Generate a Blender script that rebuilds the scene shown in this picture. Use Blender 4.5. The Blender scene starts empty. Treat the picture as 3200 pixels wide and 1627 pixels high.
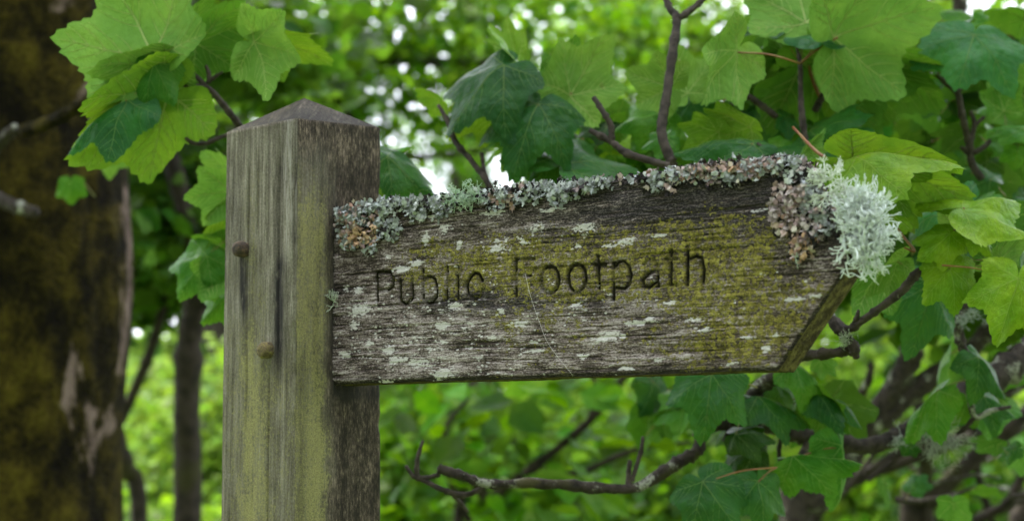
import bpy, math, random
import numpy as np
from mathutils import Vector, Matrix

random.seed(7); np.random.seed(7)
SC = bpy.context.scene
COL = SC.collection
R = math.radians

# ------------------------------------------------------------------ camera
PITCH = R(7.33)
CAM = np.array([0.0, 0.0, 1.6])
RT = np.array([1.0, 0.0, 0.0])
FW = np.array([0.0, math.cos(PITCH), math.sin(PITCH)])
UP = np.array([0.0, -math.sin(PITCH), math.cos(PITCH)])
F = 3200 * 50 / 36.0

def px(x, y, d):
    """point seen at photo pixel (x, y) (3200 wide), d metres along the view axis"""
    return CAM + FW*d + RT*((x-1600)/F*d) + UP*(-(y-813.5)/F*d)

def U(x, y, d):
    return px(x/0.805, y/0.805, d)

REG = {'A': (0, 0), 'B': (1070, 0), 'C': (2130, 0), 'D': (0, 813), 'E': (1070, 813), 'F': (2130, 813)}
def K(reg, x, y, d):
    ox, oy = REG[reg]
    return px(ox+x*.6214, oy+y*.6214, d)

# ------------------------------------------------------------------ object helpers
def tag(o, label=None, cat=None, group=None, kind=None):
    if label: o['label'] = label
    if cat: o['category'] = cat
    if group: o['group'] = group
    if kind: o['kind'] = kind
    return o

def thing(name, loc, label, cat, group=None):
    o = bpy.data.objects.new(name, None)
    o.empty_display_size = .05
    o.location = [float(c) for c in loc]
    COL.objects.link(o)
    return tag(o, label, cat, group)

def raw_mesh(name, verts, faces, mats=(), mat_idx=None, smooth=True, attrs=None):
    """faces: list of int arrays (M,k)"""
    me = bpy.data.meshes.new(name)
    verts = np.asarray(verts, dtype=np.float32)
    faces = [np.asarray(f, dtype=np.int32) for f in faces if len(f)]
    me.vertices.add(len(verts))
    me.vertices.foreach_set('co', verts.ravel())
    loops = np.concatenate([f.ravel() for f in faces])
    sizes = np.concatenate([np.full(len(f), f.shape[1], dtype=np.int32) for f in faces])
    starts = np.concatenate([[0], np.cumsum(sizes)[:-1]]).astype(np.int32)
    me.loops.add(len(loops)); me.loops.foreach_set('vertex_index', loops)
    me.polygons.add(len(sizes))
    me.polygons.foreach_set('loop_start', starts)
    me.polygons.foreach_set('loop_total', sizes)
    if mat_idx is not None:
        me.polygons.foreach_set('material_index', np.asarray(mat_idx, dtype=np.int32))
    me.polygons.foreach_set('use_smooth', np.full(len(sizes), smooth))
    for m in mats: me.materials.append(m)
    if attrs:
        for k, v in attrs.items():
            v = np.asarray(v, dtype=np.float32)
            if v.ndim == 1:
                a = me.attributes.new(k, 'FLOAT', 'POINT'); a.data.foreach_set('value', v)
            else:
                a = me.attributes.new(k, 'FLOAT_VECTOR', 'POINT'); a.data.foreach_set('vector', v.ravel())
    me.update(calc_edges=True)
    me.validate()
    return me

def obj(name, me, parent=None, label=None):
    o = bpy.data.objects.new(name, me)
    COL.objects.link(o)
    if parent is not None: o.parent = parent
    if label: o['label'] = label
    return o

class MB:
    """collects pieces into one mesh"""
    def __init__(s): s.v = []; s.f = {}; s.mi = {}; s.n = 0; s.at = {}
    def add(s, verts, faces, mi=0, **at):
        verts = np.asarray(verts, dtype=np.float64)
        for f in faces:
            f = np.asarray(f, dtype=np.int64)
            if not len(f): continue
            k = f.shape[1]
            s.f.setdefault(k, []).append(f+s.n); s.mi.setdefault(k, []).append(np.full(len(f), mi))
        s.v.append(verts); s.n += len(verts)
        for a, val in at.items():
            s.at.setdefault(a, []).append(np.broadcast_to(np.asarray(val, dtype=np.float32), (len(verts),)+np.shape(val)[-1:] if np.ndim(val) == 1 and len(val) == 3 and len(verts) != 3 else np.shape(val) if np.ndim(val) else (len(verts),)))
    def build(s, name, mats, parent=None, origin=(0, 0, 0), smooth=True, label=None):
        v = np.concatenate(s.v)-np.asarray(origin)
        ks = sorted(s.f)
        at = {a: np.concatenate(x) for a, x in s.at.items()}
        me = raw_mesh(name, v, [np.concatenate(s.f[k]) for k in ks], mats, np.concatenate([np.concatenate(s.mi[k]) for k in ks]), smooth, at)
        return obj(name, me, parent, label)

def tube_geo(pts, rad, sides=8, bump=0.0, knots=0, flat=1.0, cap=True, resample=None, seed=0):
    """smooth tapered tube through pts"""
    pts = np.asarray(pts, float); rad = np.broadcast_to(np.asarray(rad, float), (len(pts),)).copy()
    rs = np.random.RandomState(seed+len(pts)*13)
    if resample:
        n = len(pts)
        t = np.linspace(0, n-1, resample)
        i = np.clip(t.astype(int), 0, n-2); f = (t-i)[:, None]
        P = np.vstack([2*pts[0]-pts[1], pts, 2*pts[-1]-pts[-2]])
        p0, p1, p2, p3 = P[i], P[i+1], P[i+2], P[i+3]
        out = .5*((2*p1)+(-p0+p2)*f+(2*p0-5*p1+4*p2-p3)*f*f+(-p0+3*p1-3*p2+p3)*f**3)
        rad = np.interp(t, np.arange(n), rad); pts = out
    n = len(pts)
    tan = np.gradient(pts, axis=0); tan /= np.linalg.norm(tan, axis=1)[:, None]+1e-12
    ref = np.array([0.13, 0.21, 0.97]) if abs(tan[0][2]) < .8 else np.array([1.0, .1, 0.05])
    V = []
    a = np.cross(tan[0], ref); a /= np.linalg.norm(a)
    for k in range(n):
        a = a-tan[k]*np.dot(a, tan[k]); a /= np.linalg.norm(a)+1e-12
        b = np.cross(tan[k], a)
        r = rad[k]
        if knots and rs.rand() < knots: r *= 1.0+.35*rs.rand()
        ang = np.arange(sides)*2*math.pi/sides
        rr = r*(1+bump*(rs.rand(sides)-.5))
        V.append(pts[k]+np.outer(rr*np.cos(ang), a)+np.outer(rr*flat*np.sin(ang), b))
    V = np.concatenate(V)
    q = []
    for k in range(n-1):
        i = np.arange(sides); j = (i+1) % sides
        q.append(np.stack([k*sides+i, k*sides+j, (k+1)*sides+j, (k+1)*sides+i], 1))
    faces = [np.concatenate(q)]
    if cap:
        V = np.vstack([V, pts[0]-tan[0]*rad[0]*.3, pts[-1]+tan[-1]*rad[-1]*.4])
        i = np.arange(sides); j = (i+1) % sides
        c0, c1 = n*sides, n*sides+1
        faces.append(np.concatenate([np.stack([np.full(sides, c0), j, i], 1), np.stack([np.full(sides, c1), (n-1)*sides+i, (n-1)*sides+j], 1)]))
    return V, faces

# ------------------------------------------------------------------ numpy noise
def vnoise(x, y, seed=0):
    tab = np.random.RandomState(seed).rand(256, 256)
    xi = np.floor(x).astype(int); yi = np.floor(y).astype(int)
    fx = x-xi; fy = y-yi
    fx = fx*fx*(3-2*fx); fy = fy*fy*(3-2*fy)
    a = tab[xi & 255, yi & 255]; b = tab[(xi+1) & 255, yi & 255]
    c = tab[xi & 255, (yi+1) & 255]; d = tab[(xi+1) & 255, (yi+1) & 255]
    return (a*(1-fx)+b*fx)*(1-fy)+(c*(1-fx)+d*fx)*fy

def fbm(x, y, seed=0, o=4):
    s = 0; w = .5; t = 0
    for k in range(o):
        s = s+w*vnoise(x*2**k, y*2**k, seed+k); t += w; w *= .5
    return s/t

def sstep(a, b, x):
    t = np.clip((x-a)/(b-a), 0, 1)
    return t*t*(3-2*t)

# ------------------------------------------------------------------ material helpers
class NT:
    def __init__(s, name):
        s.m = bpy.data.materials.new(name); s.m.use_nodes = True
        s.t = s.m.node_tree; s.t.nodes.clear()
        s.out = s.t.nodes.new('ShaderNodeOutputMaterial')
    def n(s, typ, ins=None, **props):
        nd = s.t.nodes.new(typ)
        for k, v in props.items(): setattr(nd, k, v)
        if ins:
            for k, v in ins.items(): s.set(nd.inputs[k], v)
        return nd
    def set(s, sock, v):
        if isinstance(v, bpy.types.NodeSocket): s.t.links.new(v, sock)
        elif isinstance(v, (tuple, list)) and len(v) == 3 and sock.type == 'RGBA': sock.default_value = (*v, 1)
        else: sock.default_value = v
    def attr(s, name, typ='GEOMETRY', out='Fac'):
        return s.n('ShaderNodeAttribute', attribute_name=name, attribute_type=typ).outputs[out]
    def noise(s, vec, scale, detail=3, rough=.55, dist=0.0, out='Fac'):
        return s.n('ShaderNodeTexNoise', {'Vector': vec, 'Scale': scale, 'Detail': detail, 'Roughness': rough, 'Distortion': dist}).outputs[out]
    def voro(s, vec, scale, feature='F1', out='Distance', rnd=1.0):
        return s.n('ShaderNodeTexVoronoi', {'Vector': vec, 'Scale': scale, 'Randomness': rnd}, feature=feature).outputs[out]
    def map(s, vec, sc=(1, 1, 1), loc=(0, 0, 0)):
        return s.n('ShaderNodeMapping', {'Vector': vec, 'Scale': sc, 'Location': loc}).outputs[0]
    def mth(s, op, a, b=0.0, clamp=False):
        nd = s.n('ShaderNodeMath', operation=op, use_clamp=clamp); s.set(nd.inputs[0], a); s.set(nd.inputs[1], b); return nd.outputs[0]
    def rng(s, v, a, b, c=0.0, d=1.0, smooth=True):
        nd = s.n('ShaderNodeMapRange', interpolation_type='SMOOTHSTEP' if smooth else 'LINEAR')
        for i, x in enumerate((v, a, b, c, d)): s.set(nd.inputs[i], x)
        return nd.outputs[0]
    def mix(s, fac, a, b, blend='MIX'):
        nd = s.n('ShaderNodeMix', data_type='RGBA', blend_type=blend)
        s.set(nd.inputs[0], fac); s.set(nd.inputs[6], a); s.set(nd.inputs[7], b)
        return nd.outputs[2]
    def ramp(s, fac, stops):
        nd = s.n('ShaderNodeValToRGB', {'Fac': fac}); e = nd.color_ramp.elements
        while len(e) < len(stops): e.new(.5)
        for k, (p, c) in enumerate(stops): e[k].position = p; e[k].color = (*c, 1)
        return nd.outputs[0]
    def hsv(s, col, h=.5, sa=1.0, v=1.0):
        return s.n('ShaderNodeHueSaturation', {'Hue': h, 'Saturation': sa, 'Value': v, 'Color': col}).outputs[0]
    def bump(s, h, strength=.5, dist=.002):
        return s.n('ShaderNodeBump', {'Height': h, 'Strength': strength, 'Distance': dist}).outputs[0]
    def princ(s, **k):
        ins = {}
        for a, v in k.items(): ins[{'col': 'Base Color', 'rough': 'Roughness', 'nrm': 'Normal', 'spec': 'Specular IOR Level'}[a]] = v
        return s.n('ShaderNodeBsdfPrincipled', ins).outputs[0]
    def done(s, sh): s.t.links.new(sh, s.out.inputs['Surface']); return s.m
    def oc(s): return s.n('ShaderNodeTexCoord').outputs['Object']
    def ex(s, v, k):
        return s.mth('ADD', s.mth('MULTIPLY', s.mth('SUBTRACT', v, .5), k), .5)
    def sep(s, v):
        nd = s.n('ShaderNodeSeparateXYZ', {0: v}); return nd.outputs

def leaf_material(name, trans=.38, tint_attr=False):
    t = NT(name)
    base = t.n('ShaderNodeObjectInfo').outputs['Color']
    oc = t.oc()
    if tint_attr:
        tv = t.attr('tint')
        base = t.hsv(base, h=t.rng(tv, 0, 1, .475, .52, False), sa=t.rng(t.mth('FRACT', t.mth('MULTIPLY', tv, 7.3)), 0, 1, .85, 1.1, False),
                     v=t.rng(t.mth('FRACT', t.mth('MULTIPLY', tv, 3.7)), 0, 1, .40, 2.0, False))  # wide per-leaf brightness spread paints in sun dapples
    nz = t.noise(oc, 28, 4)
    fine = t.noise(oc, 420, 2)
    col = t.hsv(base, h=t.rng(nz, .3, .7, .515, .488), v=t.mth('MULTIPLY', t.rng(nz, .25, .75, .78, 1.2), t.rng(fine, .3, .7, .9, 1.1)))
    spot = t.mth('MULTIPLY', t.rng(t.noise(oc, 75, 2), .70, .76), t.rng(t.noise(oc, 17, 1), .5, .6))
    col = t.mix(t.mth('MULTIPLY', spot, .7), col, (.10, .065, .02))
    col = t.mix(t.rng(t.noise(oc, 11, 3), .5, .75, 0, .35), col, t.hsv(col, h=.47, v=1.25))
    back = t.n('ShaderNodeNewGeometry').outputs['Backfacing']
    under = t.mix(.30, col, (.10, .22, .018)) if tint_attr else t.mix(.46, col, (.150, .285, .065))
    c = t.mix(back, col, under)
    quilt = t.n('ShaderNodeTexVoronoi', {'Vector': oc, 'Scale': 95, 'Smoothness': .6}, feature='SMOOTH_F1').outputs['Distance']
    bmp = t.bump(t.mth('ADD', t.mth('MULTIPLY', quilt, -.9), t.mth('MULTIPLY', t.noise(oc, 300, 3), .5)),   .8, .003)
    p = t.princ(col=c, rough=t.rng(back, 0, 1, .40, .7), nrm=bmp, spec=.05 if tint_attr else t.rng(back, 0, 1, .16, .05))
    tc = t.mix(.45, t.hsv(col, h=.485, v=1.8), (.19, .38, .006) if tint_attr else (.17, .34, .012))
    tr = t.n('ShaderNodeBsdfTranslucent', {'Color': tc, 'Normal': bmp}).outputs[0]
    return t.done(t.n('ShaderNodeMixShader', {0: trans, 1: p, 2: tr}).outputs[0])

M = {}
M['leaf'] = leaf_material('sycamore_leaf_blade', .25)
M['crown'] = leaf_material('tree_foliage', .36, True)

t = NT('leaf_vein')
col = t.mix(.36, t.hsv(t.n('ShaderNodeObjectInfo').outputs['Color'], v=1.35), (.28, .36, .12))
p = t.princ(col=col, rough=.5, spec=.1); tr = t.n('ShaderNodeBsdfTranslucent', {'Color': t.mix(.5, t.n('ShaderNodeObjectInfo').outputs['Color'], (.75, .85, .30))}).outputs[0]
M['vein'] = t.done(t.n('ShaderNodeMixShader', {0: .45, 1: p, 2: tr}).outputs[0])

t = NT('leaf_stalk')
oc = t.oc()
M['stalk_red'] = t.done(t.princ(col=t.ramp(t.noise(oc, 60, 2), [(.35, (.20, .055, .022)), (.65, (.26, .15, .045))]), rough=.45))
t = NT('leaf_stalk_green')
oc = t.oc()
M['stalk_green'] = t.done(t.princ(col=t.ramp(t.noise(oc, 60, 2), [(.35, (.16, .20, .04)), (.7, (.22, .15, .05))]), rough=.45))

def bark_material(name, dark, mid, pale, pale_amt=.6, moss=None, sc=1.0, moss_at=.5):
    t = NT(name); oc = t.oc()
    n1 = t.noise(oc, 90*sc, 5, .65); n2 = t.noise(oc, 30*sc, 3); n3 = t.noise(oc, 330*sc, 2)
    c = t.mix(t.rng(n1, .35, .62), dark, mid)
    c = t.mix(t.rng(t.mth('ADD', n2, t.mth('MULTIPLY', n3, .35)), pale_amt, pale_amt+.1), c, pale)
    if moss:
        c = t.mix(t.rng(t.noise(oc, 16*sc, 4), moss_at, moss_at+.12), c, moss)
    h = t.mth('ADD', n1, t.mth('MULTIPLY', n3, .4))
    return t.done(t.princ(col=c, rough=.85, nrm=t.bump(h, .8, .003/sc), spec=.25))
M['twig'] = bark_material('twig_bark', (.022, .018, .015), (.065, .052, .043), (.17, .155, .135), .84)
M['lichened'] = bark_material('lichened_bark', (.014, .011, .009), (.045, .036, .028), (.25, .26, .21), .735, (.045, .042, .014), 1.0, .60)
M['darkbark'] = bark_material('dark_bark', (.014, .011, .008), (.040, .031, .023), (.12, .10, .08), .88, (.035, .034, .010), .35, .55)

t = NT('leaf_vein_underside')
col = t.mix(.75, t.n('ShaderNodeObjectInfo').outputs['Color'], (.46, .54, .22))
p = t.princ(col=col, rough=.6, spec=.1); tr = t.n('ShaderNodeBsdfTranslucent', {'Color': (.80, .90, .40)}).outputs[0]
M['vein_under'] = t.done(t.n('ShaderNodeMixShader', {0: .40, 1: p, 2: tr}).outputs[0])

# big mossy trunk
t = NT('mossy_bark'); oc = t.oc()
st = t.map(oc, (1, 1, .26))
big = t.noise(st, 5.2, 4, .6, .9); med = t.noise(t.map(oc, (1, 1, .7)), 16, 4, .6); fine = t.noise(oc, 120, 3)
barkc = t.mix(t.rng(med, .3, .7), (.07, .048, .038), (.23, .17, .145))
mossc = t.ramp(t.mth('ADD', t.mth('MULTIPLY', med, .7), t.mth('MULTIPLY', fine, .3)), [(.38, (.004, .003, .0015)), (.47, (.015, .012, .003)), (.55, (.042, .032, .005)), (.64, (.080, .066, .008)), (.72, (.095, .064, .011))])
mk = t.rng(t.mth('ADD', t.mth('ADD', big, t.mth('MULTIPLY', med, .25)), t.rng(t.sep(oc)[0], .06, .20, 0, .10)), .805, .85)
c = t.mix(mk, mossc, barkc)
M['mossy'] = t.done(t.princ(col=c, rough=.95, nrm=t.bump(t.mth('ADD', med, t.mth('MULTIPLY', fine, .4)), 1.0, .05), spec=.1))

# weathered board
t = NT('weathered_board')
bc = t.attr('bc', out='Vector'); zone = t.sep(t.attr('zone', out='Vector')); hgt = t.attr('relief')
gr1 = t.noise(t.map(bc, (45, 330, 1)), 1, 5, .70, .7)
gr2 = t.noise(t.map(bc, (120, 820, 1), (3, 7, 0)), 1, 4, .68, .5)
spk = t.noise(t.map(bc, (1, 1.8, 1), (7, 7, 0)), 420, 3, .7)
blot = t.noise(t.map(bc, (1, 2, 1)), 24, 5, .65)
grain = t.mth('ADD', t.mth('MULTIPLY', gr1, .50), t.mth('ADD', t.mth('MULTIPLY', gr2, .50), t.mth('MULTIPLY', t.mth('SUBTRACT', blot, .5), .42)))
grain = t.mth('ADD', t.mth('ADD', grain, t.mth('MULTIPLY', t.mth('SUBTRACT', spk, .5), .50)), t.mth('MULTIPLY', hgt, .12))
grain = t.mth('ADD', grain, t.mth('MULTIPLY', t.mth('SUBTRACT', zone[1], .5), .12))
grain = t.ex(grain, 1.42)
wood = t.ramp(grain, [(.34, (.020, .015, .014)), (.43, (.070, .052, .045)), (.51, (.152, .122, .114)), (.60, (.305, .255, .250)), (.70, (.50, .445, .45))])
# dark staining, with the shadow line at the joint
wood = t.mix(t.mth('MULTIPLY', zone[2], t.rng(t.noise(t.map(bc, (40, 150, 1), (1, 2, 0)), 1, 5, .72), .36, .52)), wood, t.mix(t.rng(t.mth('ADD', t.mth('MULTIPLY', gr2, .5), t.mth('MULTIPLY', spk, .5)), .47, .60), (.014, .012, .013), (.115, .098, .098)))
# olive crust in granular clumps
mn = t.noise(t.map(bc, (1, 1.5, 1), (5, 1, 0)), 42, 4, .6)
mn2 = t.noise(t.map(bc, (1, 1.35, 1), (2, 4, 0)), 190, 3, .6)
mcell = t.voro(t.map(bc, (1, 1.15, 1)), 330)
mfine = t.noise(bc, 620, 2)
zc = t.mth('MULTIPLY', t.mth('SUBTRACT', zone[0], .5), .52)
mamt = t.mth('ADD', t.mth('ADD', t.mth('MULTIPLY', mn, .48), t.mth('MULTIPLY', mn2, .52)), zc)
mmask = t.mth('MULTIPLY', t.rng(mamt, .545, .575), t.rng(mcell, .78, .50))
mossc = t.ramp(t.mth('ADD', t.mth('MULTIPLY', mfine, .45), t.mth('MULTIPLY', t.noise(bc, 130, 3), .55)), [(.36, (.036, .031, .006)), (.48, (.130, .114, .018)), (.62, (.31, .28, .055))])
# thin olive film first, crust on top
c = t.mix(t.mth('MULTIPLY', t.mth('MULTIPLY', t.rng(mamt, .42, .58), t.mth('SUBTRACT', 1.0, t.mth('MULTIPLY', zone[2], .8))), .35), wood, t.mix(.5, wood, (.105, .088, .020)))
c = t.mix(t.mth('MULTIPLY', mmask, .9), c, mossc)
# white crust spots
ws = t.noise(t.map(bc, (60, 190, 1), (11, 3, 0)), 1, 5, .66, .3)
ws2 = t.noise(t.map(bc, (210, 420, 1), (2, 9, 0)), 1, 3, .6)
wz = t.mth('SUBTRACT', zone[1], .5)
wamt = t.mth('ADD', t.mth('ADD', t.mth('MULTIPLY', ws, .66), t.mth('MULTIPLY', ws2, .34)), t.mth('MULTIPLY', wz, .26))
wm = t.rng(wamt, .610, .660)
spr = t.noise(bc, 42, 3)
sp = t.mth('ADD', t.voro(t.map(bc, (1, 1.5, 1), (3, 3, 0)), 150), t.mth('MULTIPLY', t.mth('SUBTRACT', ws2, .5), .5))
wm2 = t.mth('MULTIPLY', t.rng(sp, .27, .15), t.rng(t.mth('ADD', spr, t.mth('MULTIPLY', wz, .55)), .52, .62))
wm = t.mth('MAXIMUM', wm, t.mth('MULTIPLY', t.rng(t.mth('ADD', t.mth('MULTIPLY', t.attr('crust'), .9), t.mth('ADD', t.mth('MULTIPLY', t.mth('SUBTRACT', ws2, .5), 1.7), t.mth('MULTIPLY', t.mth('SUBTRACT', ws, .5), 1.5))), .46, .64), .95))
wmm = t.mth('MULTIPLY', t.mth('MAXIMUM', wm, wm2), t.rng(t.noise(bc, 800, 2), .25, .5, .55, 1))
c = t.mix(t.mth('MULTIPLY', wmm, .92), c, t.mix(t.noise(bc, 300, 3), (.44, .42, .42), (.76, .74, .75)))
# grooves of the letters are coloured near black
c = t.mix(t.mth('MULTIPLY', t.attr('groove'), .93), c, (.014, .012, .008))
hh = t.mth('ADD', t.mth('MULTIPLY', grain, 1.4), t.mth('ADD', t.mth('MULTIPLY', mmask, .5), t.mth('MULTIPLY', wmm, .35)))
hh = t.mth('ADD', hh, t.mth('MULTIPLY', mfine, .3))
M['board'] = t.done(t.princ(col=c, rough=.9, nrm=t.bump(hh, .75, .0016), spec=.2))

t = NT('mossy_board_edge'); oc = t.oc()
n1 = t.noise(oc, 90, 5, .65); n2 = t.noise(oc, 420, 3)
c = t.ramp(t.mth('ADD', t.mth('MULTIPLY', n1, .65), t.mth('MULTIPLY', n2, .35)), [(.36, (.018, .014, .008)), (.47, (.055, .042, .016)), (.58, (.13, .11, .035)), (.72, (.22, .19, .07))])
M['edge'] = t.done(t.princ(col=c, rough=.95, nrm=t.bump(t.mth('ADD', n1, n2), .9, .003), spec=.1))

t = NT('carved_letter_groove'); oc = t.oc()
c = t.ramp(t.noise(oc, 160, 4), [(.40, (.008, .007, .005)), (.58, (.022, .020, .010)), (.75, (.075, .068, .025))])
M['letter'] = t.done(t.princ(col=c, rough=1.0, spec=.05))

# post
t = NT('weathered_post')
pc = t.attr('pc', out='Vector'); zone = t.sep(t.attr('zone', out='Vector')); hgt = t.attr('relief')
g1 = t.noise(t.map(pc, (230, 9, 1)), 1, 5, .62, .3); g2 = t.noise(t.map(pc, (700, 45, 1), (4, 1, 0)), 1, 3, .6)
blot = t.noise(t.map(pc, (1, .5, 1)), 40, 4, .6); fleck = t.noise(t.map(pc, (420, 120, 1), (7, 2, 0)), 1, 4, .7)
spk = t.noise(t.map(pc, (1, .6, 1)), 620, 3, .65)
g = t.mth('ADD', t.mth('ADD', t.mth('MULTIPLY', g1, .30), t.mth('MULTIPLY', g2, .25)), t.mth('ADD', t.mth('MULTIPLY', blot, .2), t.mth('MULTIPLY', spk, .25)))
g = t.mth('ADD', g, t.mth('MULTIPLY', hgt, .06))
g = t.ex(g, 1.1)
wood = t.ramp(g, [(.36, (.034, .030, .024)), (.46, (.100, .090, .070)), (.54, (.175, .160, .128)), (.66, (.33, .31, .27))])
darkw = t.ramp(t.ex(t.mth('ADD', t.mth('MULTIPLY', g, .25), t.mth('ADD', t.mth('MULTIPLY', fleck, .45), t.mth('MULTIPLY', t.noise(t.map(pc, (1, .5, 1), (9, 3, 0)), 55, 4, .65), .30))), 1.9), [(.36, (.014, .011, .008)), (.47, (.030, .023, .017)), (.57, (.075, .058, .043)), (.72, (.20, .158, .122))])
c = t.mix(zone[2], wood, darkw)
pale = t.mth('MULTIPLY', t.rng(zone[1], 0, 1), t.rng(t.noise(t.map(pc, (420, 30, 1)), 1, 4, .6), .42, .62))
c = t.mix(t.mth('MULTIPLY', pale, .6), c, (.34, .32, .31))
an = t.mth('ADD', t.mth('MULTIPLY', t.noise(t.map(pc, (90, 22, 1), (1, 8, 0)), 1, 5, .65), .40), t.mth('MULTIPLY', t.noise(t.map(pc, (1, .62, 1)), 380, 4, .75), .60))
amt = t.mth('ADD', t.ex(an, 1.25), t.mth('MULTIPLY', t.mth('SUBTRACT', zone[0], .5), .60))
film = t.mix(t.mth('MULTIPLY', t.rng(amt, .38, .68), t.mth('SUBTRACT', 1.0, t.mth('MULTIPLY', zone[2], .75))), c, t.mix(.5, c, (.135, .128, .060)))
yel = t.ramp(t.noise(pc, 650, 2), [(.3, (.15, .142, .055)), (.7, (.34, .32, .13))])
c = t.mix(t.mth('MULTIPLY', t.rng(amt, .53, .76), .80), film, yel)
stain_shade = t.attr('stain_shade')
c = t.mix(t.mth('MULTIPLY', stain_shade, t.rng(t.noise(t.map(pc, (260, 40, 1), (2, 5, 0)), 1, 4, .7), .30, .55, .35, 1)), c, (.018, .016, .017))
M['post'] = t.done(t.princ(col=c, rough=.88, nrm=t.bump(t.mth('ADD', t.mth('MULTIPLY', g, 1.3), t.mth('MULTIPLY', an, .5)), .6, .0016), spec=.22))

t = NT('rusty_bolt'); oc = t.oc()
n = t.noise(oc, 260, 4, .65)
M['rust'] = t.done(t.princ(col=t.ramp(n, [(.35, (.014, .010, .008)), (.55, (.060, .038, .024)), (.72, (.13, .075, .04))]), rough=.85, nrm=t.bump(n, .6, .001)))
t = NT('mossy_bolt'); oc = t.oc()
n = t.noise(oc, 260, 4, .65)
M['mossbolt'] = t.done(t.princ(col=t.ramp(n, [(.35, (.045, .032, .018)), (.52, (.12, .09, .04)), (.68, (.20, .18, .04))]), rough=.9, nrm=t.bump(n, .6, .001)))

# lichens: colour per lobe stored as an attribute of the lobe itself
t = NT('leafy_lichen'); oc = t.oc()
lc = t.attr('lcol', out='Color')
n = t.noise(oc, 900, 2)
back = t.n('ShaderNodeNewGeometry').outputs['Backfacing']
c = t.mix(t.rng(n, .3, .7, 0, .28), lc, t.mix(.5, lc, (.10, .085, .08)))
c = t.mix(t.mth('MULTIPLY', back, .6), c, (.06, .04, .032))
M['foliose'] = t.done(t.princ(col=c, rough=.9, nrm=t.bump(n, .4, .0008), spec=.15))
t = NT('bushy_lichen'); oc = t.oc()
c = t.mix(t.rng(t.noise(oc, 260, 3), .35, .65, 0, .4), t.n('ShaderNodeObjectInfo').outputs['Color'], (.66, .68, .58))
M['frut'] = t.done(t.princ(col=c, rough=.9, spec=.15))

t = NT('meadow_ground'); oc = t.oc()
n = t.noise(oc, .35, 6, .6); n2 = t.noise(oc, 6, 4, .7)
M['ground'] = t.done(t.princ(col=t.ramp(t.mth('ADD', t.mth('MULTIPLY', n, .5), t.mth('MULTIPLY', n2, .5)), [(.35, (.06, .085, .02)), (.5, (.10, .16, .03)), (.65, (.17, .23, .055))]), rough=1, nrm=t.bump(n2, 1, .1)))

# ================================================================== SIGNPOST
psi = R(37)
D0 = 1.45
corner = px(745/.805, 300/.805, D0)
cxy = corner[:2]
dl = np.array([-math.cos(psi), math.sin(psi)]); dr = np.array([math.sin(psi), math.cos(psi)])
def proj(p):
    q = np.asarray(p)-CAM; d = q@FW
    return np.array([1600+F*(q@RT)/d, 813.5-F*(q@UP)/d])*.805, d
def solve_w(dirv, ux, z):
    lo, hi = 0.0, .4
    for _ in range(50):
        m = (lo+hi)/2
        x = proj([*(cxy+dirv*m), z])[0][0]
        s = x < ux if dirv[0] > 0 else x > ux
        if s: lo = m
        else: hi = m
    return lo
z0 = corner[2]
wl = solve_w(dl, 564, z0); wr = solve_w(dr, 961, z0)
def z_at(xy, uy):
    lo, hi = 0, 4
    for _ in range(50):
        m = (lo+hi)/2
        if proj([*xy, m])[0][1] > uy: lo = m
        else: hi = m
    return lo
pL = cxy+dl*wl; pR = cxy+dr*wr
zL = z_at(pL, 334); zC = z_at(cxy, 298); zR = z_at(pR, 322)
centre = cxy+dl*wl/2+dr*wr/2
zA = z_at(centre, 247)
print('post', wl, wr, 'z', zL, zC, zR, 'apex', zA)

SIGN = thing('signpost', (*centre, 0), 'weathered wooden footpath signpost, square post with one pointed arm crusted in grey lichen', 'signpost')

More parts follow.
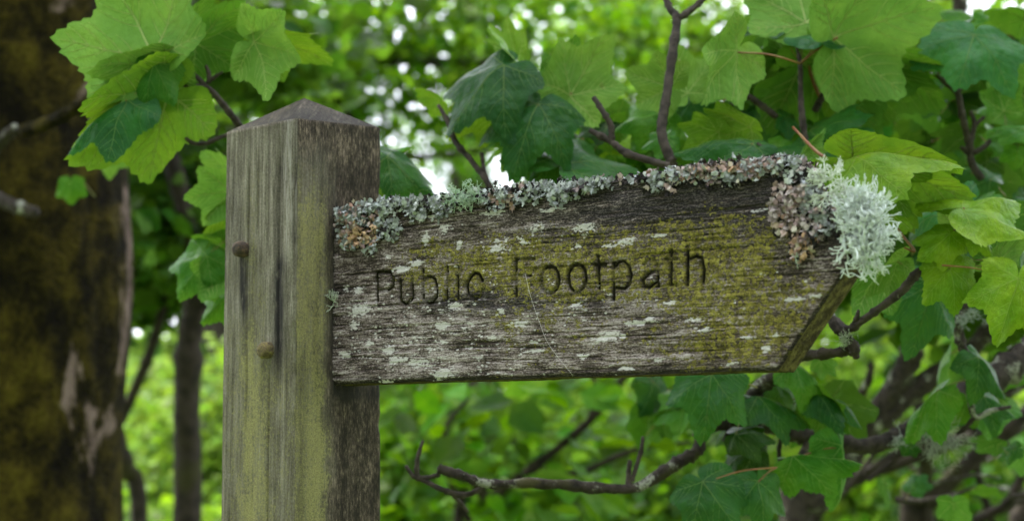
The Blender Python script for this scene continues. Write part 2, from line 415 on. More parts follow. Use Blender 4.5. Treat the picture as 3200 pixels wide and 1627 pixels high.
def build_post():
    # perimeter: rounded rectangle in (a along left face from corner, b along right face)
    rad = .004
    per = []      # (x,y, face, param)
    def side(p0, p1, n, f):
        for k in range(n):
            tt = k/(n-1); per.append((*(p0+(p1-p0)*tt), f, tt))
    c00 = cxy; c10 = cxy+dl*wl; c11 = cxy+dl*wl+dr*wr; c01 = cxy+dr*wr
    def inset(a, b): v = (b-a)/np.linalg.norm(b-a); return a+v*rad, b-v*rad
    a, b = inset(c10, c00); side(a, b, 90, 0)
    per.append((*(c00+(dl+dr)*rad*.3), 0, 1.0))
    a, b = inset(c00, c01); side(a, b, 90, 1)
    per.append((*(c01+(dl-dr)*rad*.3), 1, 1.0))
    a, b = inset(c01, c11); side(a, b, 10, 2)
    a, b = inset(c11, c10); side(a, b, 10, 3)
    per = np.array(per); n = len(per)
    s = np.concatenate([[0], np.cumsum(np.linalg.norm(np.diff(per[:, :2], axis=0), axis=1))])
    rel = per[:, :2]-centre
    s_corner = s[np.where((per[:, 2] == 0))[0][-1]]; s_right = s[np.where((per[:, 2] == 1))[0][-1]]
    al = -(per[:, :2]-cxy)@dl*-1; bl = (per[:, :2]-cxy)@dr
    ztop = zC+(zL-zC)*(al/wl)+(zR-zC)*(bl/wr)
    zr = np.concatenate([[0, .4, .8, 1.1], np.arange(1.3, 1.44, .02), np.linspace(1.44, 1.0, 0)])
    fr = np.linspace(0, 1, 170)
    rows = []
    nrm = np.zeros((n, 2))
    for i in range(n):
        f = per[i, 2]; nrm[i] = [-dr, -dl, dr, dl][int(f)]
    for z in zr: rows.append((np.full(n, z), 1.0))
    for f in fr: rows.append((1.45+(ztop-1.45)*f, 1.0))
    capn = 26
    V = []; PC = []; ZN = []; RL = []; ST = []
    def zones(z):
        f = per[:, 2]; tt = per[:, 3]
        uy = np.array([proj([*per[i, :2], z[i]])[0][1] for i in range(0, n, 10)])
        uy = np.interp(np.arange(n), np.arange(0, n, 10), uy)
        A = f == 0; B = f == 1
        alg = np.full(n, .35); pale = np.zeros(n); dark = np.zeros(n); st = np.zeros(n)
        wob = fbm(uy*.012, tt*5, 77)-.5
        # left face
        a = tt+wob*.10
        algA = .31+.24*sstep(640, 1000, uy)+.22*(fbm(tt*7, uy*.010, 19, 3)-.5)+.24*np.exp(-((a-.42)/.16)**2)*sstep(330, 520, uy)+.10*np.exp(-((a-.62)/.12)**2)*sstep(800, 950, uy)
        algA = algA-.25*np.exp(-((a-.80)/.10)**2)*(1-sstep(850, 1000, uy))
        alg = np.where(A, algA, alg)
        pale = np.where(A, np.exp(-((a-.93)/.07)**2)*(1-sstep(560, 700, uy))+.35*np.exp(-((a-.15)/.12)**2)*sstep(380, 480, uy)*(1-sstep(760, 900, uy)), pale)
        s1 = 1.7*np.exp(-((tt-.27-.00016*(uy-640))/.045)**2)*sstep(636, 655, uy)*(1-sstep(720, 850, uy))
        s2 = 1.25*np.exp(-((tt-.82-.05*wob)/.075)**2)*sstep(600, 700, uy)*(1-sstep(850, 985, uy))*.95
        s3 = np.exp(-((tt-.80)/.05)**2)*sstep(330, 500, uy)*.35*(1-sstep(800, 900, uy))
        s4 = np.exp(-((tt-.60)/.05)**2)*sstep(885, 905, uy)*(1-sstep(930, 1040, uy))*.55
        st = np.where(A, np.clip(s1+s2+s3+s4, 0, 1), st)
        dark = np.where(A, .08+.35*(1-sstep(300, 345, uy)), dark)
        # right face
        b = tt+wob*.2
        band = (1-sstep(.26, .50, b))
        algB = .22+band*(.30*sstep(330, 470, uy)+.26*sstep(440, 560, uy))+.10*sstep(980, 1200, uy)*np.exp(-((b-.3)/.25)**2)
        alg = np.where(B, algB, alg)
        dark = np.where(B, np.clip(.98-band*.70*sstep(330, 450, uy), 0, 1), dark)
        st = np.where(B, .95*np.exp(-((tt-.44)/.05)**2)*sstep(480, 530, uy)*(1-sstep(960, 1000, uy))+.9*np.exp(-((uy-985)/22)**2)*sstep(.36, .5, tt)  # dark joint line and band below the arm paint in shade
                      + .45*np.exp(-((tt-.05)/.06)**2)*sstep(820, 930, uy), st)
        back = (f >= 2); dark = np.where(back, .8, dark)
        return np.stack([np.clip(alg, 0, 1), np.clip(pale, 0, 1), dark], 1), np.clip(st, 0, 1)
    zc_cache = None
    for z, sc in rows:
        gro = fbm(s*260, z*7, 3, 4)-.5
        gro2 = np.minimum(fbm(s*110, z*4, 9, 3)-.42, 0)
        d = gro*.0009+gro2*.002
        d[per[:, 2] >= 2] *= .3
        near = np.minimum(np.abs(s-s_corner), np.abs(s-s_right))
        chip = np.clip(fbm(z*34, z*0+2.5, 27, 4)-.46, 0, 1)*.010+.0004
        d = d-chip*np.exp(-(near/.0055)**2)
        for tc, wc, z1, z2 in ((.335, .0011, 1.60, 1.90), (.655, .0009, 1.2, 1.72), (.78, .0012, 1.62, 1.93), (.12, .0008, 1.2, 1.62)):
            cen = s_corner*(tc+.012*(fbm(z*9, z*0+tc*50, 29, 3)-.5)*2)
            amt_ = sstep(z1, z1+.05, z)*(1-sstep(z2-.05, z2, z))
            d = d-.004*amt_*np.exp(-((s-cen)/wc)**2)
        # worn arris
        V.append(np.stack([per[:, 0]+nrm[:, 0]*d, per[:, 1]+nrm[:, 1]*d, z], 1))
        PC.append(np.stack([s, z, 0*z], 1)); zn, st = zones(z); ZN.append(zn); ST.append(st)
        RL.append(gro*2+gro2*3)
    for k in range(1, capn):
        f = k/(capn-1); f2 = f
        xy = per[:, :2]*(1-f2)+centre*f2
        zz = ztop+(zA-ztop)*f2
        zz = zz+(fbm(per[:, 0]*900*(1-f2*.7), per[:, 1]*900*(1-f2*.7), 5, 3)-.5)*.0012
        V.append(np.stack([xy[:, 0], xy[:, 1], zz], 1))
        PC.append(np.stack([xy[:, 0]*.6, xy[:, 1]*.6, 0*zz], 1))
        ZN.append(np.stack([np.where(per[:, 2] < 1, .50, .46)+0*zz, .12+0*zz, np.full(n, .60)], 1)); ST.append(np.full(n, .35*(1-f)+.50))
        RL.append(np.zeros(n))
    for vv in V: vv[:, 0] += (zC-vv[:, 2])*.0118
    m = len(V)
    i = np.arange(n); j = (i+1) % n
    q = np.concatenate([np.stack([k*n+i, k*n+j, (k+1)*n+j, (k+1)*n+i], 1) for k in range(m-1)])
    V = np.concatenate(V)-np.array([*centre, 0])
    me = raw_mesh('post', V, [q], [M['post']], None, True, {'pc': np.concatenate(PC), 'zone': np.concatenate(ZN), 'relief': np.concatenate(RL), 'stain_shade': np.concatenate(ST)})
    return obj('post', me, SIGN)
build_post()

# bolts through the left face
def plane_pt(ux, uy, p0, nrm):
    d = px(ux/.805, uy/.805, 1.0)-CAM
    tt = np.dot(np.asarray(p0)-CAM, nrm)/np.dot(d, nrm)
    return CAM+d*tt
nl = np.array([*(-dr), 0])
for (ux, uy, mt, hx, tilt) in ((611, 628, 'rust', 7, (.10, .05)), (672, 880, 'mossbolt', 9, (.02, -.06))):
    p = plane_pt(ux, uy, corner, nl)
    ax = np.array([*dl, 0]); az = np.array([0, 0, 1.0])
    n2 = nl+ax*tilt[0]+az*tilt[1]; n2 /= np.linalg.norm(n2)
    prof = [(.0085, -.003), (.0083, .003), (.0078, .007), (.0062, .0092), (.003, .0098), (.0, .0096)]
    ns = 18; V = []
    for r, h in prof:
        a = np.arange(ns)*2*math.pi/ns
        rr = r*(1+.05*np.cos(a*hx)+.05*(np.random.rand(ns)-.5))
        V.append(p+np.outer(rr*np.cos(a), ax)+np.outer(rr*np.sin(a), az)+n2*h)
    V = np.concatenate(V)
    i = np.arange(ns); j = (i+1) % ns
    q = np.concatenate([np.stack([k*ns+i, k*ns+j, (k+1)*ns+j, (k+1)*ns+i], 1) for k in range(len(prof)-1)])
    me = raw_mesh('bolt', V-np.array([*centre, 0]), [q], [M[mt]])
    obj('bolt', me, SIGN, 'dark rusty bolt head near the top of the post' if mt == 'rust' else 'bolt head grown over with yellow green moss')

# ---- the arm
beta = R(34)
bu = np.array([math.cos(beta), -math.sin(beta), 0.0]); bv = np.array([0, 0, 1.0]); bn = np.array([-math.sin(beta), -math.cos(beta), 0.0])
# where the arm's front plane meets the right face: pixel column 835
nr = np.array([*(-dl), 0])
o3 = plane_pt(835, 740, corner, nr)
BO = np.array([o3[0], o3[1], o3[2]])
def to_b(ux, uy):
    p = plane_pt(ux, uy, BO, bn)-BO
    return np.array([p@bu, p@bv])
def b3(u, v, h=0.0):
    u = np.asarray(u, float); v = np.asarray(v, float)
    return BO+np.multiply.outer(u, bu)+np.multiply.outer(v, bv)+np.multiply.outer(np.broadcast_to(h, u.shape), bn)
TL, BL, BR, TP, TR = [to_b(*c) for c in ((835, 521), (835, 967), (1955, 931), (2141, 655), (2010, 398))]
print('board', TL, BL, BR, TP, TR)
TH = .036
L = TP[0]
def vt(u):
    w = 0.0012*np.sin(u*31+.6)+.0018*(fbm(u*18, u*0, 41)-.5)*2
    return np.where(u < TR[0], TL[1]+(TR[1]-TL[1])*(u/TR[0]), TR[1]+(TP[1]-TR[1])*(u-TR[0])/(TP[0]-TR[0]))+w*np.clip((L-u)/.02, 0, 1)
def vb(u):
    w = .0008*(fbm(u*22, u*0, 43)-.5)*2
    return np.where(u < BR[0], BL[1]+(BR[1]-BL[1])*(u/BR[0]), BR[1]+(TP[1]-BR[1])*(u-BR[0])/(TP[0]-BR[0]))+w*np.clip((L-u)/.02, 0, 1)

# letters, single routed strokes read off the photograph
def ell(cx, cy, rx, ry, slant=0):
    return [(cx+rx*math.sin(a)+slant*math.cos(a), cy-ry*math.cos(a)) for a in np.linspace(0, 2*math.pi, 17)]
L1 = [[(240, 475), (250, 860)], [(240, 466), (420, 472), (465, 560), (460, 650), (400, 708), (285, 716)],
      [(560, 580), (560, 850), (620, 900), (690, 870), (725, 800), (715, 560)],
      [(860, 430), (865, 845)], [(870, 600), (905, 555), (960, 535), (1020, 570), (1050, 680), (1045, 800), (990, 872), (930, 880), (880, 840)],
      [(1190, 400), (1180, 825)], [(1328, 398), (1330, 408)], [(1325, 530), (1330, 830)],
      [(1655, 590), (1610, 500), (1550, 480), (1490, 550), (1450, 660), (1470, 770), (1560, 830), (1640, 790), (1660, 720)]]
L2a = [[(2110, 300), (2110, 790)], [(2110, 300), (2350, 290)], [(2150, 520), (2310, 515)]]
L2b = [ell(245, 745, 118, 182), ell(608, 725, 118, 190),
       [(890, 430), (905, 870)], [(840, 540), (985, 538)],
       [(1100, 520), (1095, 1010)], [(1110, 570), (1170, 505), (1230, 492), (1300, 560), (1332, 680), (1310, 800), (1240, 862), (1120, 850)],
       [(1505, 535), (1560, 482), (1640, 490), (1690, 560), (1698, 830)], [(1690, 615), (1560, 668), (1490, 740), (1510, 830), (1580, 845), (1690, 760)],
       [(1870, 350), (1870, 815), (1940, 822)], [(1800, 475), (1950, 465)],
       [(2095, 300), (2090, 810)], [(2115, 460), (2200, 430), (2275, 450), (2310, 600), (2300, 795)]]
def strokes(lst, ox, oy):
    out = []
    for s_ in lst:
        out.append(np.array([to_b((ox+x*.2329)*.805, (oy+y*.2329)*.805) for x, y in s_]))
    return out
W1 = strokes(L1, 1120, 740); W2 = strokes(L2a, 1120, 740)+strokes(L2b, 1660, 700)

def seg_dist(u, v, a, b):
    ab = b-a; l2 = ab@ab+1e-12
    tt = np.clip(((u-a[0])*ab[0]+(v-a[1])*ab[1])/l2, 0, 1)
    return np.hypot(u-a[0]-tt*ab[0], v-a[1]-tt*ab[1])

def build_board():
    nu, nv = 760, 270
    us = np.concatenate([[-.03, -.015], np.linspace(0, L-.0004, nu-2)])
    tv = np.linspace(0, 1, nv)
    u = np.repeat(us[:, None], nv, 1)
    uc = np.clip(u, 0, None)
    v = vb(uc)+(vt(uc)-vb(uc))*tv[None]
    dist = np.full(u.shape, 9.0)
    for S in W1+W2:
        for a, b in zip(S[:-1], S[1:]):
            lo = np.minimum(a, b)-.006; hi = np.maximum(a, b)+.006
            i0, i1 = np.searchsorted(us, [lo[0], hi[0]])
            sl = slice(max(i0-1, 0), i1+1)
            dist[sl] = np.minimum(dist[sl], seg_dist(u[sl], v[sl], a, b))
    wear = fbm(u*60, v*140, 61, 3)
    hw = .0021*(.75+.6*wear)
    groove = 1-sstep(.35, 1.25, dist/hw)
    fade = .5+.5*sstep(.30, .5, fbm(u*45, v*60, 71, 3))
    # wood relief: raised hard rings, deep checks along the grain
    g1 = fbm(u*10, v*230, 11, 4)-.5
    g2 = fbm(u*24, v*640, 15, 3)-.5
    chk = np.minimum(fbm(u*16, v*520, 21, 3)-.37, 0)
    rel = g1*.0013+g2*.0012+chk*.007
    rel = rel-(fbm(u*5, v*9, 25, 3)-.5)*.0008
    crust = np.zeros(u.shape)
    spots = [(90, 245, 65, 25), (60, 330, 30, 16), (140, 415, 26, 13), (235, 447, 32, 18), (275, 500, 52, 18), (405, 515, 66, 19), (510, 570, 66, 18), (880, 318, 42, 14), (745, 388, 42, 11), (1180, 230, 36, 13), (560, 235, 46, 15),
             (500, 330, 40, 15), (15, 475, 34, 13), (20, 140, 20, 10), (75, 150, 32, 13), (1360, 380, 72, 19), (1480, 315, 62, 13), (1545, 300, 60, 12), (430, 440, 26, 9), (980, 455, 46, 9), (220, 610, 30, 7), (1420, 545, 40, 9), (1600, 500, 40, 10),
             (1210, 480, 30, 10), (370, 15, 40, 12), (300, 40, 60, 12), (800, 255, 14, 12), (1290, 400, 40, 14), (1640, 215, 40, 11), (960, 410, 26, 8), (620, 345, 30, 10)]
    spots = [(1070+x*.6214, 813+y*.6214, a*.6214, b*.6214) for x, y, a, b in spots]
    spots += [(2130+x*.6214, 813+y*.6214, a*.6214, b*.6214) for x, y, a, b in ((430, 447, 22, 15), (470, 380, 26, 10), (120, 350, 40, 10), (560, 195, 50, 10), (330, 385, 34, 8), (600, 470, 30, 10), (680, 180, 40, 9), (60, 300, 44, 12), (250, 520, 40, 7))]
    spots += [(1000+x*.2717, 520+y*.2717, a*.2717, b*.2717) for x, y, a, b in ((1430, 720, 60, 50), (1215, 830, 40, 60), (2030, 940, 110, 32), (2330, 860, 36, 28), (2500, 690, 90, 40), (1990, 540, 110, 30), (1600, 900, 44, 38), (780, 1050, 36, 30), (1300, 580, 90, 16), (2140, 850, 34, 24), (2040, 855, 30, 20))]
    spots += [(1700+x*.3054, 420+y*.3054, a*.3054, b*.3054) for x, y, a, b in ((420, 960, 110, 40), (830, 1100, 90, 36), (80, 770, 110, 22), (680, 1140, 90, 16), (350, 1150, 30, 22), (2180, 780, 90, 16), (1200, 1030, 120, 12))]
    for sx, sy, ra, rb in spots:
        c0 = to_b(sx*.805, sy*.805); ca = to_b((sx+ra)*.805, sy*.805); ru_ = abs(ca[0]-c0[0])*.98; rv_ = rb/ra*ru_*1.05
        i0, i1 = np.searchsorted(us, [c0[0]-2*ru_, c0[0]+2*ru_]); sl = slice(max(i0-1, 0), i1+1)
        q_ = 1-.5*np.hypot((u[sl]-c0[0])/ru_, (v[sl]-c0[1]-.03*(u[sl]-c0[0]))/rv_)
        crust[sl] = np.maximum(crust[sl], np.clip(q_, 0, 1))
    edge = np.minimum(np.minimum(tv, 1-tv)[None]*(vt(uc)-vb(uc)), 10)
    rel = rel-.0025*(1-sstep(0, .004, edge))
    h = rel-groove*fade*.0032
    V = b3(u.ravel(), v.ravel(), h.ravel())
    # zones: olive crust, white crust, dark stain with the painted joint shadow, by place on the arm
    un = u/L; H = vt(uc)-vb(uc); vn = (v-vb(uc))/np.maximum(H, .02)
    def blob(cu, cv, ru, rv): return np.exp(-(((un-cu)/ru)**2+((vn-cv)/rv)**2))
    moss = .30+.35*blob(.30, .60, .22, .20)+.36*blob(.62, .58, .28, .26)+.32*blob(.82, .42, .16, .40)+.22*blob(.45, .28, .14, .2)+.30*blob(.86, .18, .12, .18)+.18*blob(.6, .2, .2, .15)
    moss = moss-.30*blob(.05, .5, .07, .8)-.22*blob(.72, .92, .2, .12)-.2*blob(.95, .55, .06, .2)
    white = .42+.28*blob(.18, .28, .2, .3)+.20*blob(.45, .72, .22, .12)+.22*blob(.55, .35, .3, .2)-.40*blob(.75, .88, .25, .2)-.18*blob(.80, .62, .2, .2)+.2*blob(.3, .1, .2, .12)-.05*blob(.85, .2, .15, .2)
    dark = .10+.85*blob(.68, .98, .34, .26)+.55*blob(.85, .80, .14, .30)+.45*blob(.30, .43, .09, .07)+.40*blob(.43, .42, .06, .07)+.35*blob(.62, .78, .2, .12)+.2*blob(.75, .35, .15, .1)
    white = white-.05; moss = moss-.03
    lowbest = np.clip(1.0*blob(.33, .42, .12, .06)+.5*blob(.43, .36, .08, .04)+.7*blob(.565, .36, .06, .04)+.6*blob(.66, .5, .04, .10), 0, 1)
    moss = moss+.04-.14*lowbest-.22*blob(.60, .26, .20, .10)-.16*blob(.93, .42, .07, .10)-.10*blob(.66, .95, .3, .2); dark = np.clip(dark+lowbest*.75+.5*(1-sstep(.01, .05, vn))+.95*np.exp(-(un/.006)**2), 0, 1)  # last dark term paints the rusty shadow edge at the joint
    zone = np.stack([moss, white, dark], -1).reshape(-1, 3)
    i, j = np.meshgrid(np.arange(nu-1), np.arange(nv-1), indexing='ij')
    a = (i*nv+j).ravel()
    q = np.stack([a, a+nv, a+nv+1, a+1], 1)
    # rim: bottom, cut end and top as strips going back to the rear face
    nf = nu*nv
    rim_idx = np.concatenate([np.arange(nu)*nv, (nu-1)*nv+np.arange(1, nv), (np.arange(nu-2, -1, -1))*nv+nv-1])
    k = len(rim_idx)
    Vr = [V]
    uu, vv = u.ravel()[rim_idx], v.ravel()[rim_idx]
    nb = 14
    bo = []
    for e in range(0, nb+1):
        f = e/nb
        jit = (fbm(uu*300+f*9, vv*300+f*31, 90, 3)-.5)*.0018
        off = np.stack([np.zeros(k), np.zeros(k)], 1)
        hh = -.0026-(TH-.0026)*f
        Vr.append(b3(uu, vv+jit*(1 if 0 < f < 1 else 0), hh))
    fq = []
    prev = rim_idx
    base = nf
    for e in range(nb+1):
        cur = base+e*k+np.arange(k)
        fq.append(np.stack([prev[:-1], cur[:-1], cur[1:], prev[1:]], 1)[:, ::-1])
        prev = cur
    # rear face
    rear = prev
    half = nu
    top = rear[nu+nv-2:][::-1]; bot = rear[:nu]
    mlen = min(len(top), len(bot))
    rq = np.stack([bot[:mlen-1], bot[1:mlen], top[1:mlen], top[:mlen-1]], 1)
    fq.append(rq)
    fq = np.concatenate(fq)
    V = np.concatenate(Vr)
    N = len(V)
    def pad(x):
        o = np.zeros((N,)+x.shape[1:]); o[:nf] = x; return o
    bc = pad(np.stack([u.ravel(), v.ravel(), 0*u.ravel()], 1))
    me = raw_mesh('sign_board', V-np.array([*centre, 0]), [np.concatenate([q, fq])], [M['board'], M['edge']],
                  np.concatenate([np.zeros(len(q)), np.ones(len(fq))]), True,
                  {'bc': bc, 'zone': pad(zone), 'relief': pad(np.clip(rel.ravel()*700, -1.5, 1)), 'groove': pad((groove*fade).ravel()), 'crust': pad(crust.ravel())})
    return obj('sign_board', me, SIGN)
BOARD = build_board()

def build_letters(word, S_):
    mb = MB()
    for S in S_:
        # resample
        P = [S[0]]
        for a, b in zip(S[:-1], S[1:]):
            n = max(1, int(np.linalg.norm(b-a)/.0012))
            for k in range(1, n+1): P.append(a+(b-a)*k/n)
        P = np.array(P)
        if len(P) < 3: P = np.vstack([P[0]+[-.0004, .0006], P.mean(0), P[-1]+[.0004, -.0006]])
        tn = np.gradient(P, axis=0); tn /= np.linalg.norm(tn, axis=1)[:, None]+1e-9
        nn = np.stack([-tn[:, 1], tn[:, 0]], 1)
        w = .00095*(.45+1.0*fbm(P[:, 0]*160, P[:, 1]*160, 33, 3))[:, None]
        hh = -.0020
        A = P+nn*w; B = P-nn*w
        va = b3(A[:, 0], A[:, 1], hh); vm = b3(P[:, 0], P[:, 1], hh-.0003); vb_ = b3(B[:, 0], B[:, 1], hh)
        n = len(P); V = np.concatenate([va, vm, vb_])
        i = np.arange(n-1)
        mb.add(V, [np.concatenate([np.stack([i, i+1, n+i+1, n+i], 1), np.stack([n+i, n+i+1, 2*n+i+1, 2*n+i], 1)])])
    o = mb.build('carved_word', [M['letter']], BOARD, (*centre, 0))
    o['label'] = word
build_letters('carved word Public', W1); build_letters('carved word Footpath', W2)

# ---- lichens on the arm
GREY = [(.36, .395, .375), (.28, .31, .295), (.46, .49, .475), (.39, .42, .445), (.20, .215, .215)]
PINK = [(.30, .215, .20), (.37, .26, .235), (.24, .17, .165), (.42, .335, .31), (.34, .21, .16)]
ORNG = [(.42, .27, .16), (.50, .34, .21), (.36, .21, .12), (.50, .42, .34), (.38, .24, .18)]
LILA = [(.50, .43, .42), (.40, .33, .33), (.56, .49, .47), (.30, .24, .25), (.46, .34, .31)]
BLAK = [(.016, .014, .016), (.03, .026, .028), (.012, .011, .012)]  # near-black lower lobes: dark undersides plus shade painted between lobes
rl = np.random.RandomState(5)
def lobe(mb, p, out, nrm, ln, wd, col):
    """one rounded, cupped lobe with a notched margin"""
    out = out-nrm*np.dot(out, nrm); out /= np.linalg.norm(out)+1e-9
    sd = np.cross(nrm, out)
    k = 12
    th = np.linspace(-1, 1, k)
    ph = rl.rand()*6
    prof = []
    for i, x in enumerate(th):
        yy = ln*(.38+.62*math.sqrt(max(0, 1-abs(x)**2.2)))*(1+.13*math.sin(ph+x*6.0))
        prof.append((math.copysign(abs(x)**.8, x)*wd*.55*(.92+.12*rl.rand()), yy))
    cup = (.2+.6*rl.rand())*ln*.30
    V = [p, p+out*ln*.55+nrm*cup*.55]
    for x, y in prof:
        V.append(p+sd*x+out*y+nrm*(cup*(y/ln)-(x/wd*2)**2*cup*.9*(1 if rl.rand() < .8 else -1)+rl.randn()*.0004))
    f = [(0, 1, 2)]+[(1, i+1, i) for i in range(2, 1+k)]+[(0, k+1, 1)]
    f = np.array([(a, b, c) for a, b, c in f])
    c = np.array(col)*(.8+.4*rl.rand())
    mb.add(np.array(V), [f[:, ::-1]], lcol=np.tile(c, (len(V), 1)))

def foliose(name_label, spots):
    """spots: (ux, uy, rx, ry, n, palettes, weights, top) in photo units on the arm's front"""
    mb = MB()
    for (ux, uy, rx, ry, n, pals, wts, size) in spots:
        wts = np.array(wts)/sum(wts)
        for _ in range(int(n*1.75)):
            a = rl.rand()*2*math.pi; r = math.sqrt(rl.rand())
            q = to_b(ux+rx*r*math.cos(a), uy+ry*r*math.sin(a))
            u = min(max(q[0], .004), L-.004)
            top = float(vt(np.array(u))); over = q[1]-top
            lift = abs(rl.randn())*.0026
            if over > 0:     # grows over the upper edge of the arm
                back = rl.rand()*TH*.8
                p = b3(u, top+min(over, .004)*rl.rand()-.001, -back*.9)+bv*lift*.8
                nm = bv*.9+bn*(.6*rl.rand())+rl.randn(3)*.35
            else:
                p = b3(u, q[1], .0005)+bn*lift
                nm = bn+bv*.25+rl.randn(3)*.30
            nm /= np.linalg.norm(nm)
            ang = rl.rand()*2*math.pi
            out = bu*math.cos(ang)+bv*(math.sin(ang)-.25)+rl.randn(3)*.2
            qn = float(fbm(np.array(u*150+3), np.array(q[1]*150+9), 55, 2)); qn = 1/(1+math.exp(-(qn-.5)*11)); qn = min(.999, max(0, .72*qn+.28*rl.rand()))
            pal = pals[int(np.searchsorted(np.cumsum(wts), qn))] if rl.rand() < .8 else pals[rl.choice(len(pals), p=wts)]
            col = pal[rl.randint(len(pal))]
            s = size*(.65+.6*rl.rand())
            if pal is BLAK: p = p-nm*.002; s *= 1.15
            for kk in range(rl.randint(1, 4)):
                rot = out+np.cross(nm, out)*(rl.rand()-.5)*2.4
                lobe(mb, p+rl.randn(3)*.0008, rot, nm+rl.randn(3)*.18, s*1.25, s*.95, col)
    return mb.build('leafy_lichen', [M['foliose']], BOARD, (*centre, 0), True, name_label)

def ridge(x0, x1, step, h, n, pals, wts, size, dy=0):
    out = []
    x = x0
    while x < x1:
        # upper edge in photo units
        tt = (x-835)/(2010-835); y = 521+(398-521)*tt
        hh = h*.78*(.5+.9*rl.rand())
        out.append((x, y+hh*.38+dy, step*.8, hh*.75, n, pals, wts, size)); x += step
    return out
S_ = .0037
foliose('grey green and orange pink lichen rosette at the arm by the post',
        [(905, 540, 55, 28, 85, (GREY, PINK, BLAK), (8, 2, 2), S_), (915, 590, 42, 36, 105, (ORNG, PINK, BLAK, GREY), (7, 3, 2, .6), S_),
         (978, 570, 32, 34, 60, (GREY, BLAK), (9, 2), S_), (868, 575, 20, 32, 26, (GREY, BLAK, PINK), (5, 1, 3), S_), (880, 615, 16, 12, 12, (GREY, PINK), (6, 2), S_), (930, 622, 22, 12, 20, (GREY, BLAK), (8, 1), S_),
         (870, 548, 18, 20, 16, (PINK, GREY, BLAK), (3, 5, 1), S_)])
foliose('band of grey green lichen along the upper edge of the arm',
        ridge(930, 1130, 24, 44, 30, (GREY, BLAK, PINK), (9, 2.2, .8), S_)+ridge(1040, 1110, 22, 40, 18, (GREY,), (1,), S_, 14)+ridge(1130, 1240, 24, 26, 16, (GREY, BLAK, PINK), (6, 4, 1.2), S_)
        + ridge(1240, 1330, 20, 48, 26, (GREY, BLAK, PINK), (8, 3, 2.4), S_)+ridge(1330, 1500, 24, 46, 30, (GREY, BLAK, LILA), (9, 3.2, 1.5), S_)+[(1415, 482, 28, 22, 30, (GREY, BLAK), (9, 1), S_), (1285, 505, 30, 16, 18, (GREY, PINK), (6, 3), S_)]
        + ridge(1500, 1640, 26, 18, 9, (GREY, BLAK, PINK), (5, 4, 3), S_))
foliose('thick grey and pink lichen crust on the upper edge near the arm tip',
        ridge(1640, 1780, 24, 44, 30, (GREY, BLAK, LILA, PINK), (5, 3.4, 2, 1.5), S_)+ridge(1760, 1990, 24, 66, 50, (GREY, BLAK, LILA, PINK), (5, 4.2, 2, 2), S_, -14)
        + [(1740+i*24, 432-i*2.4, 18, 13, 13, (PINK, ORNG, BLAK), (5, 1.5, 2), S_) for i in range(10)]
        + [(2010, 420, 40, 40, 90, (GREY, BLAK, LILA), (6, 4, 2), S_), (1835, 358, 8, 12, 9, (GREY, BLAK), (3, 1), S_), (1950, 360, 14, 8, 9, (GREY,), (1,), S_)])
foliose('pinkish brown lichen patch beside the pale bushy tuft',
        [(1990, 490, 46, 24, 60, (LILA, PINK, BLAK), (5, 3, 2), S_), (1985, 530, 44, 38, 100, (LILA, PINK, BLAK), (7, 2, 2), S_), (2050, 500, 38, 48, 90, (GREY, LILA, BLAK), (6, 3, 3), S_),
         (1990, 572, 40, 22, 55, (LILA, BLAK, PINK), (7, 2, 1), S_), (2045, 575, 34, 30, 60, (LILA, BLAK, GREY), (5, 3, 2), S_), (2025, 615, 32, 26, 60, (PINK, ORNG, BLAK, LILA), (5, 2, 2, 2), S_), (2010, 640, 16, 10, 10, (PINK, ORNG), (2, 2), S_),
         (2090, 545, 30, 40, 50, (GREY, LILA, BLAK), (7, 2, 2), S_)])

def bush(name_label, base_pts, dirs, length, depth, rad, color, spread=.5, seed=1):
    rs = np.random.RandomState(seed)
    mb = MB()
    def grow(p, d, ln, r, k):
        mid = p+d*ln*.5+rs.randn(3)*ln*.09
        d2 = d+rs.randn(3)*.24; d2 /= np.linalg.norm(d2)
        e = mid+d2*ln*.5
        V, f = tube_geo([p, mid, e], [r, r*.93, r*.82], 5, .2, 0, .55, k == 0)
        mb.add(V, f)
        if k > 0:
            nb = 2 if rs.rand() < .85 else 3
            for _ in range(nb):
                dd = d2+rs.randn(3)*spread; dd /= np.linalg.norm(dd)
                grow(e, dd, ln*(.66+.3*rs.rand()), r*.80, k-1)
    for p, d in zip(base_pts, dirs):
        d = d/np.linalg.norm(d)
        grow(p, d, length*(.75+.5*rs.rand()), rad, depth)
    o = mb.build('bushy_lichen', [M['frut']], BOARD, (*centre, 0), True, name_label)
    o.color = (*color, 1)
    return o
def tuft(cx, cy, rx, ry, n, seed, lean, hmax=.003):
    rs = np.random.RandomState(seed); P = []; Dd = []
    for _ in range(n):
        a = rs.rand()*2*math.pi; r = math.sqrt(rs.rand())
        q = to_b(cx+rx*r*math.cos(a), cy+ry*r*math.sin(a))
        uc_ = min(q[0], L-.004)
        P.append(b3(uc_, q[1] if uc_ < L-.01 else q[1], rs.rand()*hmax-TH*.35*(q[0] > L-.012)))
        Dd.append(bu*(r*math.cos(a)*1.0+lean[0])+bv*(-r*math.sin(a)*1.0+lean[1])+bn*(lean[2]+.35*rs.rand())+rs.randn(3)*.16)
    return P, Dd
P, Dd = tuft(2152, 588, 38, 42, 54, 3, (1.0, .12, .42)); bush('large pale mint bushy lichen tuft on the arm tip', P, Dd, .0118, 4, .00150, (.69, .77, .76), .60, 4)
P, Dd = tuft(2092, 472, 28, 24, 26, 5, (.30, .0, .6)); bush('smaller pale bushy lichen tuft above the tip', P, Dd, .0050, 4, .00115, (.68, .74, .66), .5, 5)
